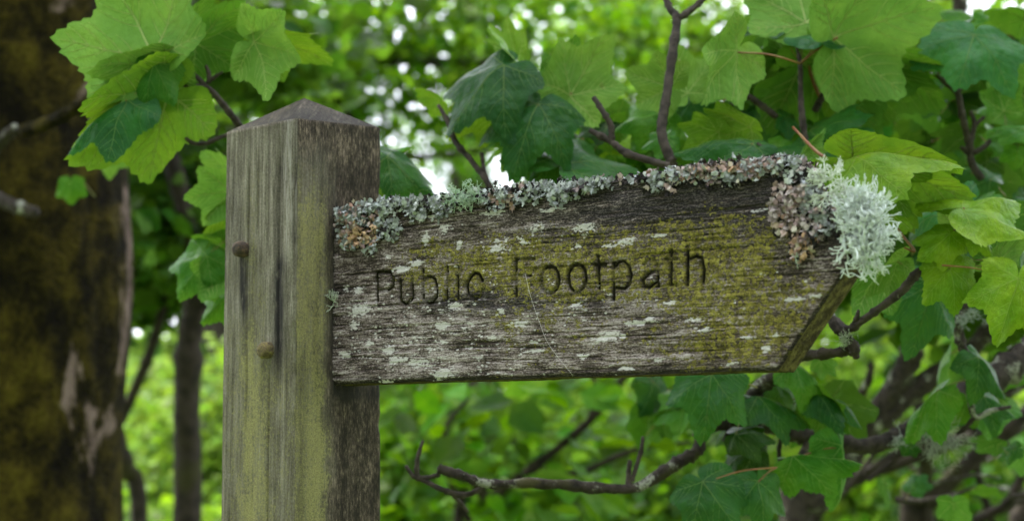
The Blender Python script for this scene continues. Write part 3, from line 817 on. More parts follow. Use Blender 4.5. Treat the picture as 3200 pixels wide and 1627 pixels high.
P, Dd = tuft(1175, 497, 42, 18, 34, 6, (0, .15, .8)); bush('mint green bushy lichen cushion on the upper edge', P, Dd, .0040, 4, .00072, (.32, .46, .33), .7, 6)
P, Dd = tuft(842, 757, 5, 12, 9, 8, (.1, .1, .8)); bush('tiny pale lichen tuft at the joint with the post', P, Dd, .0038, 3, .0006, (.42, .50, .40), .6, 7)
P, Dd = tuft(2000, 652, 5, 6, 5, 9, (0, .1, .8)); bush('tiny pale lichen sprig under the pink patch', P, Dd, .003, 3, .0005, (.40, .48, .40), .6, 8)

# a spider thread hanging across the arm
th = [to_b(*c) for c in ((1325, 690), (1338, 745), (1362, 815), (1385, 868), (1445, 945))]
P = np.array([b3(q[0], q[1], .0022) for q in th])
V, f = tube_geo(P, .00013, 4, 0, 0, 1, True, 14)
t = NT('spider_silk'); M['silk'] = t.done(t.princ(col=(.6, .58, .6), rough=.6))
mb = MB(); mb.add(V, f); mb.build('spider_thread', [M['silk']], BOARD, (*centre, 0))

# ================================================================== SYCAMORE LEAVES
CP = np.array([(0, 1.0), (4, .965), (10, .885), (17, .80), (24, .725), (29, .71), (35, .755), (42, .83), (48, .89), (51, .90), (56, .835), (63, .74), (70, .66), (78, .605), (86, .61), (95, .645), (102, .66), (106, .65), (113, .58), (124, .48), (138, .40), (152, .34), (164, .28), (173, .17), (180, .03)])
def leaf_radius(th, rs):
    d = np.abs(np.degrees(th))
    r = np.interp(d, CP[:, 0], CP[:, 1])
    return r
def make_leaf(base, tip, nhint, name, parent, origin, color, width=1.0, fold=.15, curl=.18, ruff=1.0, seed=0, hero=True, twist=0.0):
    rs = np.random.RandomState(seed)
    curl = curl*1.6; fold = fold*1.15; ruff = ruff*1.9; width = width*.92
    Mv = (tip-base)*.93; size = np.linalg.norm(Mv); My = Mv/size
    nh = np.asarray(nhint, float); nh = RT*nh[0]+UP*nh[1]-FW*nh[2]
    X = np.cross(My, nh); X /= np.linalg.norm(X)
    Nn = np.cross(X, My)
    if twist:
        X, Nn = X*math.cos(twist)+Nn*math.sin(twist), Nn*math.cos(twist)-X*math.sin(twist)
    na, nr_ = (132, 9) if hero else (72, 5)
    th = np.linspace(-math.pi*.995, math.pi*.995, na)
    skew = rs.randn()*.06
    rad = leaf_radius(th+skew*np.sin(th), rs)
    lob = np.array([1+.10*rs.randn()*.6 for _ in range(5)])
    rad = rad*np.interp(th, R(1)*np.array([-110, -52, 0, 52, 110]), lob)
    # toothed margin
    nteeth = 46+rs.randint(8)
    ph = (th/(2*math.pi)*nteeth+rs.rand()) % 1.0
    rad = rad*(1+(.105*(.5-np.abs(ph-.35))*(.6+.8*rs.rand(na)))*(np.abs(th) < R(160)))
    p1, p2, p3 = rs.rand(3)*6.28
    kf = rs.uniform(.7, 1.3)
    def shape(x, y):
        r = np.hypot(x, y); a = np.arctan2(x, y)
        z = -fold*np.abs(x)*1.1-curl*(r**2)*(.6+.4*np.cos(a))
        z = z+.022*ruff*np.sin(a*5.0+p1)*r*r*2+.018*ruff*np.sin(x*9+p2)*np.sin(y*8+p3)
        # blade sags between the main veins
        for aa in (-106, -50, 0, 50, 106):
            z = z+.016*ruff*r*np.exp(-((a-R(aa))/.13)**2)
        # lobe tips turn down
        z = z-.10*curl*kf*np.maximum(r-.55, 0)*4
        return z
    def to_world(x, y, dz=0.0):
        z = shape(x, y)+dz
        return base+(np.multiply.outer(x*width, X)+np.multiply.outer(y, My)+np.multiply.outer(z, Nn))*size
    fr = np.linspace(0, 1, nr_+1)[1:]**.9
    xs = [np.zeros(1)]; ys = [np.zeros(1)]
    for f in fr:
        rr = rad*f if f > .999 else (rad*f)
        xs.append(rr*np.sin(th)); ys.append(rr*np.cos(th))
    x = np.concatenate(xs); y = np.concatenate(ys)
    V = to_world(x, y)
    i = np.arange(na-1)
    tri = np.stack([np.zeros(na-1, int), 1+i+1, 1+i], 1)
    qs = [np.stack([1+k*na+i, 1+k*na+i+1, 1+(k+1)*na+i+1, 1+(k+1)*na+i], 1) for k in range(nr_-1)]
    mb = MB()
    mb.add(V, [tri, np.concatenate(qs)], 0)
    # veins as slightly raised ribs on both faces
    def rib(pts, w0, w1):
        pts = np.asarray(pts); n = len(pts)
        tn = np.gradient(pts, axis=0); tn /= np.linalg.norm(tn, axis=1)[:, None]+1e-9
        nn = np.stack([-tn[:, 1], tn[:, 0]], 1); w = np.linspace(w0, w1, n)[:, None]
        A = pts+nn*w; B = pts-nn*w
        for sgn in (1, -1):
            Va = to_world(A[:, 0], A[:, 1], .0012*sgn); Vm = to_world(pts[:, 0], pts[:, 1], (.006 if sgn < 0 else .003)*sgn); Vb = to_world(B[:, 0], B[:, 1], .0012*sgn)
            j = np.arange(n-1)
            q = np.concatenate([np.stack([j, j+1, n+j+1, n+j], 1), np.stack([n+j, n+j+1, 2*n+j+1, 2*n+j], 1)])
            mb.add(np.concatenate([Va, Vm, Vb]), [q if sgn < 0 else q[:, ::-1]], 2 if sgn < 0 else 1)
    for aa in (-106, -50, 0, 50, 106):
        a = R(aa+rs.randn()*2)
        Lm = float(np.interp(a, th, rad))*.95
        tt = np.linspace(0, 1, 9)
        bend = rs.randn()*.05
        c = np.stack([Lm*tt*np.sin(a+bend*tt), Lm*tt*np.cos(a+bend*tt)], 1)
        rib(c, .0115 if aa == 0 else .0095, .0022)
        if hero:
            for k, f in enumerate((.22, .38, .54, .70, .84)):
                for sg in (-1, 1):
                    if aa == 0 and f < .3: continue
                    p0 = np.array([np.interp(f, tt, c[:, 0]), np.interp(f, tt, c[:, 1])])
                    a2 = a+sg*R(44+rs.randn()*4)
                    # until close to the margin or the next lobe's territory
                    for ln in np.arange(.05, .6, .02):
                        q = p0+ln*np.array([math.sin(a2), math.cos(a2)])
                        aq = math.atan2(q[0], q[1])
                        if np.hypot(*q) > np.interp(aq, th, rad)*.94 or abs(aq-a) > R(26): break
                    t2 = np.linspace(0, 1, 5)[:, None]
                    e = p0+ln*np.array([math.sin(a2-sg*.12), math.cos(a2-sg*.12)])
                    m = p0+.5*ln*np.array([math.sin(a2+sg*.08), math.cos(a2+sg*.08)])
                    cc = (1-t2)**2*p0+2*t2*(1-t2)*m+t2*t2*e
                    rib(cc, .0042, .0012)
    o = mb.build(name, [M['leaf'], M['vein'], M['vein_under']], parent, origin)
    o.color = (*color, 1)
    return o, size, My, Nn

PALS = {'d': (.010, .070, .010), 'b': (.018, .105, .026), 'm': (.040, .145, .009), 'y': (.125, .245, .009), 'p': (.120, .250, .036), 'g': (.050, .175, .020), 'k': (.006, .036, .004)}  # 'k' is leaf green darkened to paint in shade between leaves
NH = {'u': (0, .70, -.75), 'U': (0, .25, -1.0), 't': (0, .75, .70), 'T': (0, .30, 1.0), 'l': (-.6, .6, .5), 'r': (.6, .6, .5), 'n': (0, 1.0, .12), 'v': (.3, .8, -.4)}
LEAFN = [0]
def vary(c, a=.16):
    k = 1+a*(random.random()*2-1); h = a*.7*(random.random()*2-1)
    return (min(1, c[0]*k*(1+h)), c[1]*k, c[2]*k*(1-h))
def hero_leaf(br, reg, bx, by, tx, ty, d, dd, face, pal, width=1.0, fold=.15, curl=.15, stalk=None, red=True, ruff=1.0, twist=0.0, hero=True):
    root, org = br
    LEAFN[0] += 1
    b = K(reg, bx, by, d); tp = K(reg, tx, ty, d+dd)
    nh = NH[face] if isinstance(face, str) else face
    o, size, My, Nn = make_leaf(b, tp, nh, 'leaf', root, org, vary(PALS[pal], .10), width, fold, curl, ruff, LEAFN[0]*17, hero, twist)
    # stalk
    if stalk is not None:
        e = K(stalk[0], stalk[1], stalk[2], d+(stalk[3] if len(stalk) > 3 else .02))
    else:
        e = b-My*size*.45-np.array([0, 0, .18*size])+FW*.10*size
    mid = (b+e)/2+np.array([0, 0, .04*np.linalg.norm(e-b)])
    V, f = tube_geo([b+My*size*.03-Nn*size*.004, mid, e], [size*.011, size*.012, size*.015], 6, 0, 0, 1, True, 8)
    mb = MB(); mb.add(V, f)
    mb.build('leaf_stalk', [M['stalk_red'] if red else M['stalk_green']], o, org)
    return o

def twig(br, pts, rads, mat='twig', name='twig', knots=.25, bump=.18, dd=None, sides=8, label=None):
    """pts: (reg, x, y, depth)"""
    root, org = br
    P = np.array([K(*p) for p in pts]); n = len(P)
    mb = MB()
    V, f = tube_geo(P, rads, sides, bump, knots, 1, True, max(10, n*7), seed=int(P[0][0]*1000) % 97)
    mb.add(V, f)
    return mb.build(name, [M[mat]], root, org, True, label)

def branch(label, org, group=None):
    org = np.asarray(org)
    return thing('sycamore_branch', org, label, 'branch', group), org

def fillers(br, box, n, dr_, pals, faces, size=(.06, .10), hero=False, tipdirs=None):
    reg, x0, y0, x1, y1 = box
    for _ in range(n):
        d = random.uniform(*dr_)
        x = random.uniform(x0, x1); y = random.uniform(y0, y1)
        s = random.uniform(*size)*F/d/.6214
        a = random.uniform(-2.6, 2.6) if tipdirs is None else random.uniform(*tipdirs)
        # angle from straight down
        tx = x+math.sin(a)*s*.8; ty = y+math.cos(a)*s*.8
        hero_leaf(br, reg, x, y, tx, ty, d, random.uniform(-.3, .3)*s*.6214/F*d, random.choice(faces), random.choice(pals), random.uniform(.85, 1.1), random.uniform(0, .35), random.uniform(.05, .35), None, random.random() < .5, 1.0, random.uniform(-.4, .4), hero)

# --- spray at the upper left
BA = branch('leafy sycamore branch with dark twigs beside the post top before the mossy trunk', K('A', 1180, 640, 1.72))
twig(BA, [('A', 1240, 680, 1.74), ('A', 1180, 600, 1.72), ('A', 1100, 500, 1.71), ('A', 1040, 440, 1.70), ('A', 985, 385, 1.69), ('A', 940, 345, 1.69)], [.0050, .0044, .0038, .0036, .0028, .0022])
twig(BA, [('A', 1040, 440, 1.70), ('A', 985, 432, 1.69), ('A', 930, 428, 1.69), ('A', 880, 400, 1.68), ('A', 862, 340, 1.68), ('A', 870, 300, 1.68)], [.0032, .0028, .0025, .0024, .0020, .0014])
twig(BA, [('A', 1048, 420, 1.70), ('A', 1050, 370, 1.70), ('A', 1035, 330, 1.70)], [.0030, .0027, .0020])
twig(BA, [('A', 1050, 410, 1.70), ('A', 1085, 385, 1.70), ('A', 1120, 362, 1.70)], [.0026, .0022, .0014])
twig(BA, [('A', 1180, 668, 1.73), ('A', 1110, 690, 1.72), ('A', 1030, 722, 1.71), ('A', 960, 715, 1.70), ('A', 930, 688, 1.70)], [.0026, .0024, .0024, .0026, .0022])
hero_leaf(BA, 'A', 778, 286, 590, -130, 1.66, .05, 'U', 'p', 1.10, .10, .12, ('A', 870, 390), False)
hero_leaf(BA, 'A', 985, 216, 1320, 80, 1.70, .05, 'u', 'm', .90, .12, .16, ('A', 880, 360), True)
hero_leaf(BA, 'A', 1278, 212, 1590, 300, 1.66, -.02, (.2, .3, -1), 'p', 1.0, .16, .18, ('A', 1190, 235), False)
hero_leaf(BA, 'A', 1300, 215, 1600, 200, 1.69, .06, 'u', 'y', .8, .16, .2, ('A', 1200, 240), False)
hero_leaf(BA, 'A', 772, 318, 690, 540, 1.64, -.02, 'T', 'g', .85, .25, .25, ('A', 865, 370), False)
hero_leaf(BA, 'A', 835, 340, 425, 470, 1.68, .02, 'u', 'p', .75, .12, .18, ('A', 868, 380), True)
hero_leaf(BA, 'A', 640, 500, 250, 690, 1.64, -.03, (-.1, .9, .55), 'b', .62, .30, .15, ('A', 860, 380), True)
hero_leaf(BA, 'A', 850, 470, 290, 800, 1.68, .0, (.1, .75, -.7), 'y', .78, .14, .14, ('A', 870, 400), True)
hero_leaf(BA, 'A', 905, 260, 850, 200, 1.67, .02, 't', 'm', .9, .2, .2, ('A', 870, 380), False)
hero_leaf(BA, 'A', 940, 260, 1120, 30, 1.73, .05, 'u', 'm', .9, .15, .2, ('A', 880, 380), True)

# --- spray left of the post, half way up
BB = branch('small sycamore spray half hidden behind the left edge of the post', K('A', 1180, 1100, 1.85))
twig(BB, [('A', 1260, 1400, 1.88), ('A', 1190, 1180, 1.86), ('A', 1160, 980, 1.85), ('A', 1150, 820, 1.85)], [.004, .0034, .003, .002])
twig(BB, [('A', 1190, 1180, 1.86), ('A', 1060, 1190, 1.84), ('A', 1030, 1250, 1.83), ('A', 990, 1310, 1.83)], [.002, .0014, .0012, .001], 'stalk_green', 'twig', 0)
hero_leaf(BB, 'A', 1160, 960, 905, 985, 1.80, -.01, 'U', 'p', 1.0, .12, .14, ('A', 1175, 1000), False)
hero_leaf(BB, 'A', 1170, 900, 1060, 745, 1.82, .02, 'u', 'p', .9, .15, .15, ('A', 1170, 960), False)
hero_leaf(BB, 'A', 1180, 1060, 1000, 1170, 1.82, .0, 'u', 'y', .9, .15, .2, ('A', 1175, 1050), False)
hero_leaf(BB, 'D', 1040, -20, 870, 170, 1.80, -.02, 'T', 'g', .95, .22, .25, ('A', 1180, 1180), False)
hero_leaf(BB, 'D', 1130, 30, 1000, 225, 1.82, -.02, 'U', 'm', 1.0, .2, .2, ('A', 1185, 1190), False)
hero_leaf(BB, 'D', 1170, 160, 1000, 305, 1.84, -.02, 'T', 'm', .85, .2, .2, ('A', 1200, 1200), False)
hero_leaf(BB, 'A', 1150, 1260, 960, 1290, 1.83, .02, 'U', 'm', .9, .2, .2, ('A', 1185, 1180), False)

# --- spray above the middle of the arm
BC = branch('sycamore spray of dark drooping leaves on a thin twig over the middle arm', K('B', 735, 980, 1.72))
twig(BC, [('B', 760, 1000, 1.72), ('B', 735, 925, 1.72), ('B', 650, 810, 1.74), ('B', 570, 715, 1.76), ('B', 530, 610, 1.77), ('B', 482, 530, 1.78)], [.0040, .0038, .0036, .0036, .0034, .0022])
twig(BC, [('B', 735, 925, 1.72), ('B', 712, 850, 1.73), ('B', 700, 770, 1.74)], [.0030, .0026, .0018])
twig(BC, [('B', 985, 640, 1.80), ('B', 960, 560, 1.79), ('B', 935, 470, 1.78), ('B', 905, 420, 1.78)], [.003, .0026, .0022, .0016])
hero_leaf(BC, 'B', 815, 330, 470, 545, 1.74, -.04, (-.15, .8, .62), 'd', 1.05, .14, .25, ('B', 940, 500), True)
hero_leaf(BC, 'B', 985, 520, 850, 760, 1.72, -.06, (.05, .8, .62), 'd', 1.05, .16, .30, ('B', 1075, 595), True)
hero_leaf(BC, 'B', 1148, 478, 1330, 195, 1.76, .03, 'U', 'p', .92, .14, .15, ('B', 1060, 495), True)
hero_leaf(BC, 'B', 1100, 480, 1160, 230, 1.80, .03, 'U', 'm', .8, .2, .15, ('B', 1060, 495), True)
hero_leaf(BC, 'B', 885, 325, 790, 165, 1.78, .06, 'u', 'p', .8, .15, .15, ('B', 930, 480), False)
hero_leaf(BC, 'B', 880, 320, 835, 110, 1.84, .04, 'U', 'y', .5, .15, .15, ('B', 930, 480), False)
hero_leaf(BC, 'B', 770, 520, 520, 640, 1.80, .03, 'u', 'y', .9, .15, .2, ('B', 930, 520), False)
hero_leaf(BC, 'B', 490, 500, 395, 470, 1.83, .03, 'u', 'y', 1.0, .15, .15, ('B', 530, 600), False)
hero_leaf(BC, 'B', 1105, 812, 1250, 610, 1.72, .10, (.1, .8, .6), 'd', 1.1, .05, .15, ('B', 1000, 640), True)
hero_leaf(BC, 'B', 1090, 800, 930, 900, 1.74, -.02, 't', 'd', 1.0, .08, .18, ('B', 1000, 640), True)
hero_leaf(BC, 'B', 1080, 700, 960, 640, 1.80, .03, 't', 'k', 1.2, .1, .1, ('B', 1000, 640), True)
hero_leaf(BC, 'B', 900, 690, 760, 850, 1.82, .0, 'u', 'm', .9, .1, .2, ('B', 985, 650), True)
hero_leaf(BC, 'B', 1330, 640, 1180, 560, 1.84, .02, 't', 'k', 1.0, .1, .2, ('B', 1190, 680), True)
hero_leaf(BC, 'B', 1620, 570, 1345, 600, 1.80, .0, (0, .6, .8), 'm', .9, .2, .2, ('B', 1700, 600), True)
hero_leaf(BC, 'B', 1300, 690, 1400, 540, 1.86, .0, 'u', 'm', .9, .1, .2, None, True)
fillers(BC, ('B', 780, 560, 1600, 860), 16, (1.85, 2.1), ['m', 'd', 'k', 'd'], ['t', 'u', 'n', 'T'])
# leaves just right of the post
BD = branch('few sycamore leaves showing just right of the post top above the lichen', K('B', 150, 900, 1.75))
twig(BD, [('B', 60, 960, 1.80), ('B', 150, 860, 1.78), ('B', 225, 800, 1.76)], [.003, .0025, .0018])
hero_leaf(BD, 'B', 225, 795, 505, 970, 1.74, -.03, (.1, .75, .65), 'd', .75, .15, .2, ('B', 150, 850), True)
hero_leaf(BD, 'B', 180, 870, 380, 1010, 1.78, .0, (.1, .5, -.8), 'y', .85, .15, .2, ('B', 140, 860), False)
hero_leaf(BD, 'B', 160, 765, 352, 738, 1.78, .0, (0, 1, .22), 'g', .7, .1, .05, ('B', 140, 850), False)

# --- bare twigs behind the upper edge
BE = branch('bare grey brown twig forking twice, rising behind the upper edge of the arm', K('B', 1640, 830, 1.62))
twig(BE, [('B', 1665, 850, 1.62), ('B', 1645, 790, 1.62), ('B', 1605, 665, 1.63), ('B', 1630, 480, 1.65), ('B', 1662, 260, 1.67), ('B', 1682, 95, 1.69), ('B', 1650, 50, 1.70), ('B', 1615, -30, 1.71)], [.0058, .0058, .0060, .0054, .0050, .0050, .0042, .0036], 'twig', 'twig', .3)
twig(BE, [('B', 1682, 95, 1.69), ('B', 1720, 75, 1.69), ('B', 1790, 20, 1.70), ('B', 1830, -20, 1.70)], [.0044, .004, .0036, .003])
BF = branch('short bare broken twig with a side shoot lying behind the middle of the arm edge', K('B', 1570, 830, 1.60))
twig(BF, [('B', 1640, 835, 1.60), ('B', 1570, 815, 1.60), ('B', 1430, 770, 1.61), ('B', 1350, 712, 1.62), ('B', 1245, 655, 1.63)], [.0042, .0042, .0044, .0038, .0034], 'twig', 'twig', .3)
twig(BF, [('B', 1352, 718, 1.62), ('B', 1352, 640, 1.62), ('B', 1322, 580, 1.62), ('B', 1264, 490, 1.63)], [.0038, .0036, .0033, .0030], 'twig', 'twig', .3)

# --- upper right mass
BG = branch('broad pale sycamore spray seen from below, red leaf stalks meeting on a dark upright stem', K('C', 615, 680, 1.70))
twig(BG, [('C', 640, 760, 1.70), ('C', 615, 660, 1.70), ('C', 600, 500, 1.71), ('C', 597, 330, 1.72), ('C', 580, 240, 1.73)], [.0040, .0038, .0034, .0030, .0016])
twig(BG, [('C', 670, 560, 1.80), ('C', 700, 500, 1.80), ('C', 775, 400, 1.80)], [.0045, .0045, .0038])
twig(BG, [('C', 480, 590, 1.78), ('C', 380, 515, 1.78), ('C', 330, 488, 1.78), ('C', 250, 530, 1.78)], [.004, .004, .0036, .003])
twig(BG, [('C', 300, 490, 1.78), ('C', 302, 400, 1.77), ('C', 300, 280, 1.76)], [.0014, .0012, .001], 'stalk_green', 'twig', 0)
ND = ('C', 597, 320)
hero_leaf(BG, 'C', 272, 256, 20, 535, 1.68, -.03, (-.35, .35, -.9), 'p', .85, .14, .16, ND, True)
hero_leaf(BG, 'C', 480, 155, 290, 110, 1.74, .03, (0, 1, .1), 'd', .9, .12, .1, ND, True)
hero_leaf(BG, 'C', 625, 115, 540, -190, 1.74, .06, 'U', 'p', 1.15, .08, .12, ND, False)
hero_leaf(BG, 'C', 772, 193, 1190, 20, 1.70, .05, (.1, .5, -.9), 'p', 1.12, .10, .12, ND, True)
hero_leaf(BG, 'C', 640, 130, 300, 60, 1.80, .05, 'u', 'g', .9, .1, .1, ND, False)
hero_leaf(BG, 'C', 700, 215, 640, 130, 1.69, .04, 'n', 'b', 1.2, .1, .1, ND, True)
hero_leaf(BG, 'C', 620, 330, 1250, 290, 1.80, .08, (.05, .75, -.6), 'm', .72, .1, .16, ('C', 700, 500), True)
hero_leaf(BG, 'C', 880, 340, 1290, 420, 1.84, .06, (.1, .7, -.7), 'm', .80, .1, .2, ('C', 775, 410), True)
hero_leaf(BG, 'C', 790, 400, 700, 600, 1.84, .0, 'U', 'y', 1.0, .12, .2, ('C', 775, 405), False)
hero_leaf(BG, 'C', 900, 420, 960, 600, 1.88, .0, 'U', 'm', 1.0, .12, .2, ('C', 775, 405), False)
hero_leaf(BG, 'C', 560, 330, 400, 240, 1.82, .04, 'u', 'm', 1.1, .1, .15, ND, True)
hero_leaf(BG, 'C', 560, 360, 350, 560, 1.86, .0, 'u', 'p', .7, .2, .15, ('C', 600, 500), True)
hero_leaf(BG, 'C', 330, 440, 240, 330, 1.88, .0, 'U', 'm', 1.0, .1, .2, ('C', 330, 490), False)
hero_leaf(BG, 'C', 520, 590, 640, 640, 1.80, .0, 't', 'b', 1.3, .2, .2, ('C', 610, 600), False)
hero_leaf(BG, 'B', 1650, 440, 1420, 350, 1.74, .02, 'U', 'p', 1.0, .12, .12, ('C', -10, 300), False)
hero_leaf(BG, 'C', 30, 470, -20, 240, 1.78, .02, 'U', 'p', 1.0, .12, .12, ('C', 60, 520), False)
hero_leaf(BG, 'C', 50, 500, -40, 640, 1.80, .0, 't', 'b', 1.0, .12, .12, ('C', 60, 520), False)
fillers(BG, ('C', 250, 230, 1250, 600), 26, (1.86, 2.15), ['m', 'd', 'k', 'd', 'g'], ['u', 'u', 'v', 't'])
fillers(BG, ('C', 0, 380, 400, 640), 7, (1.82, 2.1), ['m', 'g', 'd'], ['u', 't', 'n'])

# --- leaves resting just above the right part of the arm
BH = branch('low sycamore leaves, one flat dark leaf, close above the lichened upper edge', K('C', 370, 760, 1.60))
twig(BH, [('C', 470, 850, 1.62), ('C', 420, 760, 1.62), ('C', 380, 720, 1.62)], [.0028, .0024, .0018])
hero_leaf(BH, 'C', 362, 722, -10, 700, 1.62, -.02, (0, .85, .55), 'd', .62, .10, .15, ('C', 420, 770), False)
hero_leaf(BH, 'C', 345, 640, 110, 512, 1.68, .04, 'u', 'y', .62, .1, .15, ('C', 410, 740), False)
hero_leaf(BH, 'C', 185, 665, -15, 590, 1.70, .02, 'u', 'y', .9, .12, .18, ('C', 360, 700), False)
hero_leaf(BH, 'C', 190, 700, 50, 620, 1.74, .02, 't', 'm', .9, .12, .18, ('C', 360, 700), False)
hero_leaf(BH, 'C', 595, 790, 697, 652, 1.64, .02, (-.5, .3, -.8), 'p', .50, .25, .1, ('C', 560, 850), False)
hero_leaf(BH, 'C', 470, 720, 560, 690, 1.74, .0, 't', 'm', 1.2, .12, .18, ('C', 440, 760), False)
hero_leaf(BH, 'B', 1640, 690, 1480, 720, 1.72, .0, 't', 'm', 1.0, .12, .18, ('C', -20, 740), False)
fillers(BH, ('B', 1400, 640, 1722, 830), 8, (1.80, 2.0), ['y', 'm', 'm'], ['u', 't', 'v'])
fillers(BH, ('C', 0, 560, 500, 760), 8, (1.80, 2.0), ['d', 'm', 'b'], ['t', 'n', 'u'])

# --- right side: big lit leaf over the arm tip
BI = branch('sycamore shoot with one large bright folded leaf above the arm tip', K('C', 640, 900, 1.55))
twig(BI, [('C', 560, 640, 1.60), ('C', 670, 755, 1.56), ('C', 740, 805, 1.55), ('C', 802, 842, 1.54)], [.0016, .0019, .0019, .0016], 'stalk_red', 'twig', 0)
hero_leaf(BI, 'C', 876, 787, 1405, 715, 1.50, -.05, (.10, .62, .55), 'y', .78, .42, .10, ('C', 770, 872), True, 1.0, .35)
hero_leaf(BI, 'C', 860, 800, 1490, 945, 1.54, .02, (0, .6, -.75), 'y', .62, .12, .16, ('C', 790, 860), True)
hero_leaf(BI, 'C', 850, 840, 1160, 1030, 1.56, .0, (0, .5, -.8), 'y', .62, .12, .2, ('C', 790, 860), True)
hero_leaf(BI, 'C', 660, 800, 840, 620, 1.66, .03, 't', 'd', 1.1, .1, .2, None, False)
hero_leaf(BI, 'C', 820, 860, 1000, 1060, 1.70, .0, 'T', 'b', .9, .1, .2, None, False)
fillers(BI, ('C', 560, 600, 900, 860), 9, (1.72, 2.0), ['d', 'b', 'm'], ['t', 'n', 'u'])

# --- right side: leaves below/right of the tip
BJ = branch('sycamore shoot on the right with yellow green young leaves beside the pale lichen tuft', K('F', 1240, 60, 1.52))
twig(BJ, [('F', 770, 300, 1.62), ('F', 838, 345, 1.58), ('F', 905, 305, 1.56), ('F', 1010, 230, 1.54), ('F', 1110, 150, 1.53), ('F', 1180, 70, 1.52), ('F', 1245, 38, 1.52), ('F', 1310, 15, 1.52), ('C', 1440, 1250, 1.53), ('C', 1475, 1200, 1.53)], [.0040, .0042, .0042, .0043, .0046, .0050, .0042, .0030, .0026, .0018], 'twig', 'twig', .4)
twig(BJ, [('F', 868, 318, 1.57), ('F', 882, 285, 1.56), ('F', 890, 250, 1.56)], [.0028, .0026, .0018])
twig(BJ, [('F', 1280, 35, 1.52), ('F', 1305, 60, 1.51), ('F', 1295, 120, 1.51), ('F', 1252, 180, 1.51)], [.0022, .002, .0018, .0012])
twig(BJ, [('F', 740, 250, 1.60), ('F', 765, 320, 1.58), ('F', 815, 375, 1.57), ('F', 862, 430, 1.56), ('F', 880, 492, 1.56)], [.0048, .0050, .0052, .0060, .0036], 'lichened', 'twig', .5, .3)
twig(BJ, [('F', 560, 480, 1.62), ('F', 640, 475, 1.60), ('F', 740, 468, 1.58), ('F', 850, 455, 1.57)], [.0052, .0056, .0058, .0046], 'darkbark', 'twig', .6, .3)
twig(BJ, [('C', 1068, 1125, 1.56), ('C', 1120, 1195, 1.55), ('C', 1172, 1262, 1.54), ('C', 1120, 1245, 1.54)], [.0013, .0015, .0015, .001], 'stalk_red', 'twig', 0)
ST = ('F', 1290, 25)
hero_leaf(BJ, 'F', 1690, 92, 1615, 405, 1.47, -.02, (.15, .25, 1), 'y', 1.0, .14, .15, ('F', 1310, 25), True)
hero_leaf(BJ, 'F', 1350, 35, 1400, 285, 1.50, -.02, (-.1, .3, 1), 'y', .9, .2, .2, ST, True)
hero_leaf(BJ, 'C', 1412, 1045, 1740, 950, 1.50, .04, (.05, .8, .5), 'y', .85, .18, .12, ('C', 1360, 1195), True)
hero_leaf(BJ, 'C', 1400, 1040, 1085, 1120, 1.64, .04, (0, .6, .7), 'b', 1.1, .1, .15, ('C', 1380, 1190), True)
hero_leaf(BJ, 'C', 1350, 1175, 1175, 1300, 1.50, -.02, (0, .5, .8), 'y', .8, .2, .2, ('C', 1430, 1250), True)
hero_leaf(BJ, 'C', 1465, 1165, 1578, 1262, 1.50, -.02, (0, .5, .8), 'y', .7, .25, .25, ('C', 1470, 1210), True)
hero_leaf(BJ, 'C', 1400, 1170, 1320, 1050, 1.56, .02, 'u', 'p', 1.0, .2, .2, ('C', 1440, 1240), True)
hero_leaf(BJ, 'C', 1460, 1200, 1440, 1110, 1.58, .02, 'u', 'p', 1.0, .2, .2, ('C', 1470, 1220), True)
hero_leaf(BJ, 'C', 1600, 1310, 1700, 1185, 1.54, .02, 'U', 'p', .8, .2, .2, ST, True)
hero_leaf(BJ, 'C', 1520, 1300, 1640, 1140, 1.58, .02, 'U', 'g', .8, .2, .2, ST, True)
hero_leaf(BJ, 'F', 1255, 125, 1180, 450, 1.72, -.02, 'T', 'b', .9, .15, .2, ('F', 1250, 40), False)
hero_leaf(BJ, 'F', 1000, 60, 830, 290, 1.68, .0, 'U', 'm', .9, .15, .2, ('F', 1110, 150), False)
hero_leaf(BJ, 'F', 1090, 5, 870, 140, 1.62, .0, 'u', 'p', .8, .15, .2, ('F', 1180, 70), False)
hero_leaf(BJ, 'F', 1120, 60, 980, 180, 1.74, .0, 'T', 'm', .9, .15, .2, ('F', 1110, 150), False)
hero_leaf(BJ, 'F', 1600, 20, 1470, -10, 1.56, .03, 'u', 'p', .9, .15, .2, ST, False)
hero_leaf(BJ, 'F', 1700, 60, 1760, 250, 1.52, .03, 'T', 'm', .9, .15, .2, ST, False)
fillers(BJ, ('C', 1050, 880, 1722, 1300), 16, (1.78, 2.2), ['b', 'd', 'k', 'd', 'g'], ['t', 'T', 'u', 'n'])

# --- far right top, darker
BK = branch('dark sycamore spray with dark forked twigs in the upper right, behind the large leaf', K('C', 1480, 880, 1.85))
twig(BK, [('C', 1510, 900, 1.86), ('C', 1460, 820, 1.86), ('C', 1440, 700, 1.86), ('C', 1410, 580, 1.85), ('C', 1388, 472, 1.85), ('C', 1330, 420, 1.85), ('C', 1280, 372, 1.85)], [.0052, .0050, .0046, .0042, .0042, .0036, .0026])
twig(BK, [('C', 1388, 472, 1.85), ('C', 1415, 430, 1.85), ('C', 1442, 385, 1.85)], [.0038, .0036, .003])
twig(BK, [('C', 1450, 730, 1.86), ('C', 1472, 630, 1.86), ('C', 1455, 560, 1.86)], [.0036, .0032, .0026])
twig(BK, [('C', 1470, 635, 1.86), ('C', 1522, 588, 1.86)], [.003, .0022])
twig(BK, [('C', 1465, 772, 1.86), ('C', 1520, 740, 1.86), ('C', 1552, 705, 1.86)], [.0038, .0034, .0028])
twig(BK, [('C', 1440, 770, 1.86), ('C', 1405, 740, 1.86)], [.0034, .0026])
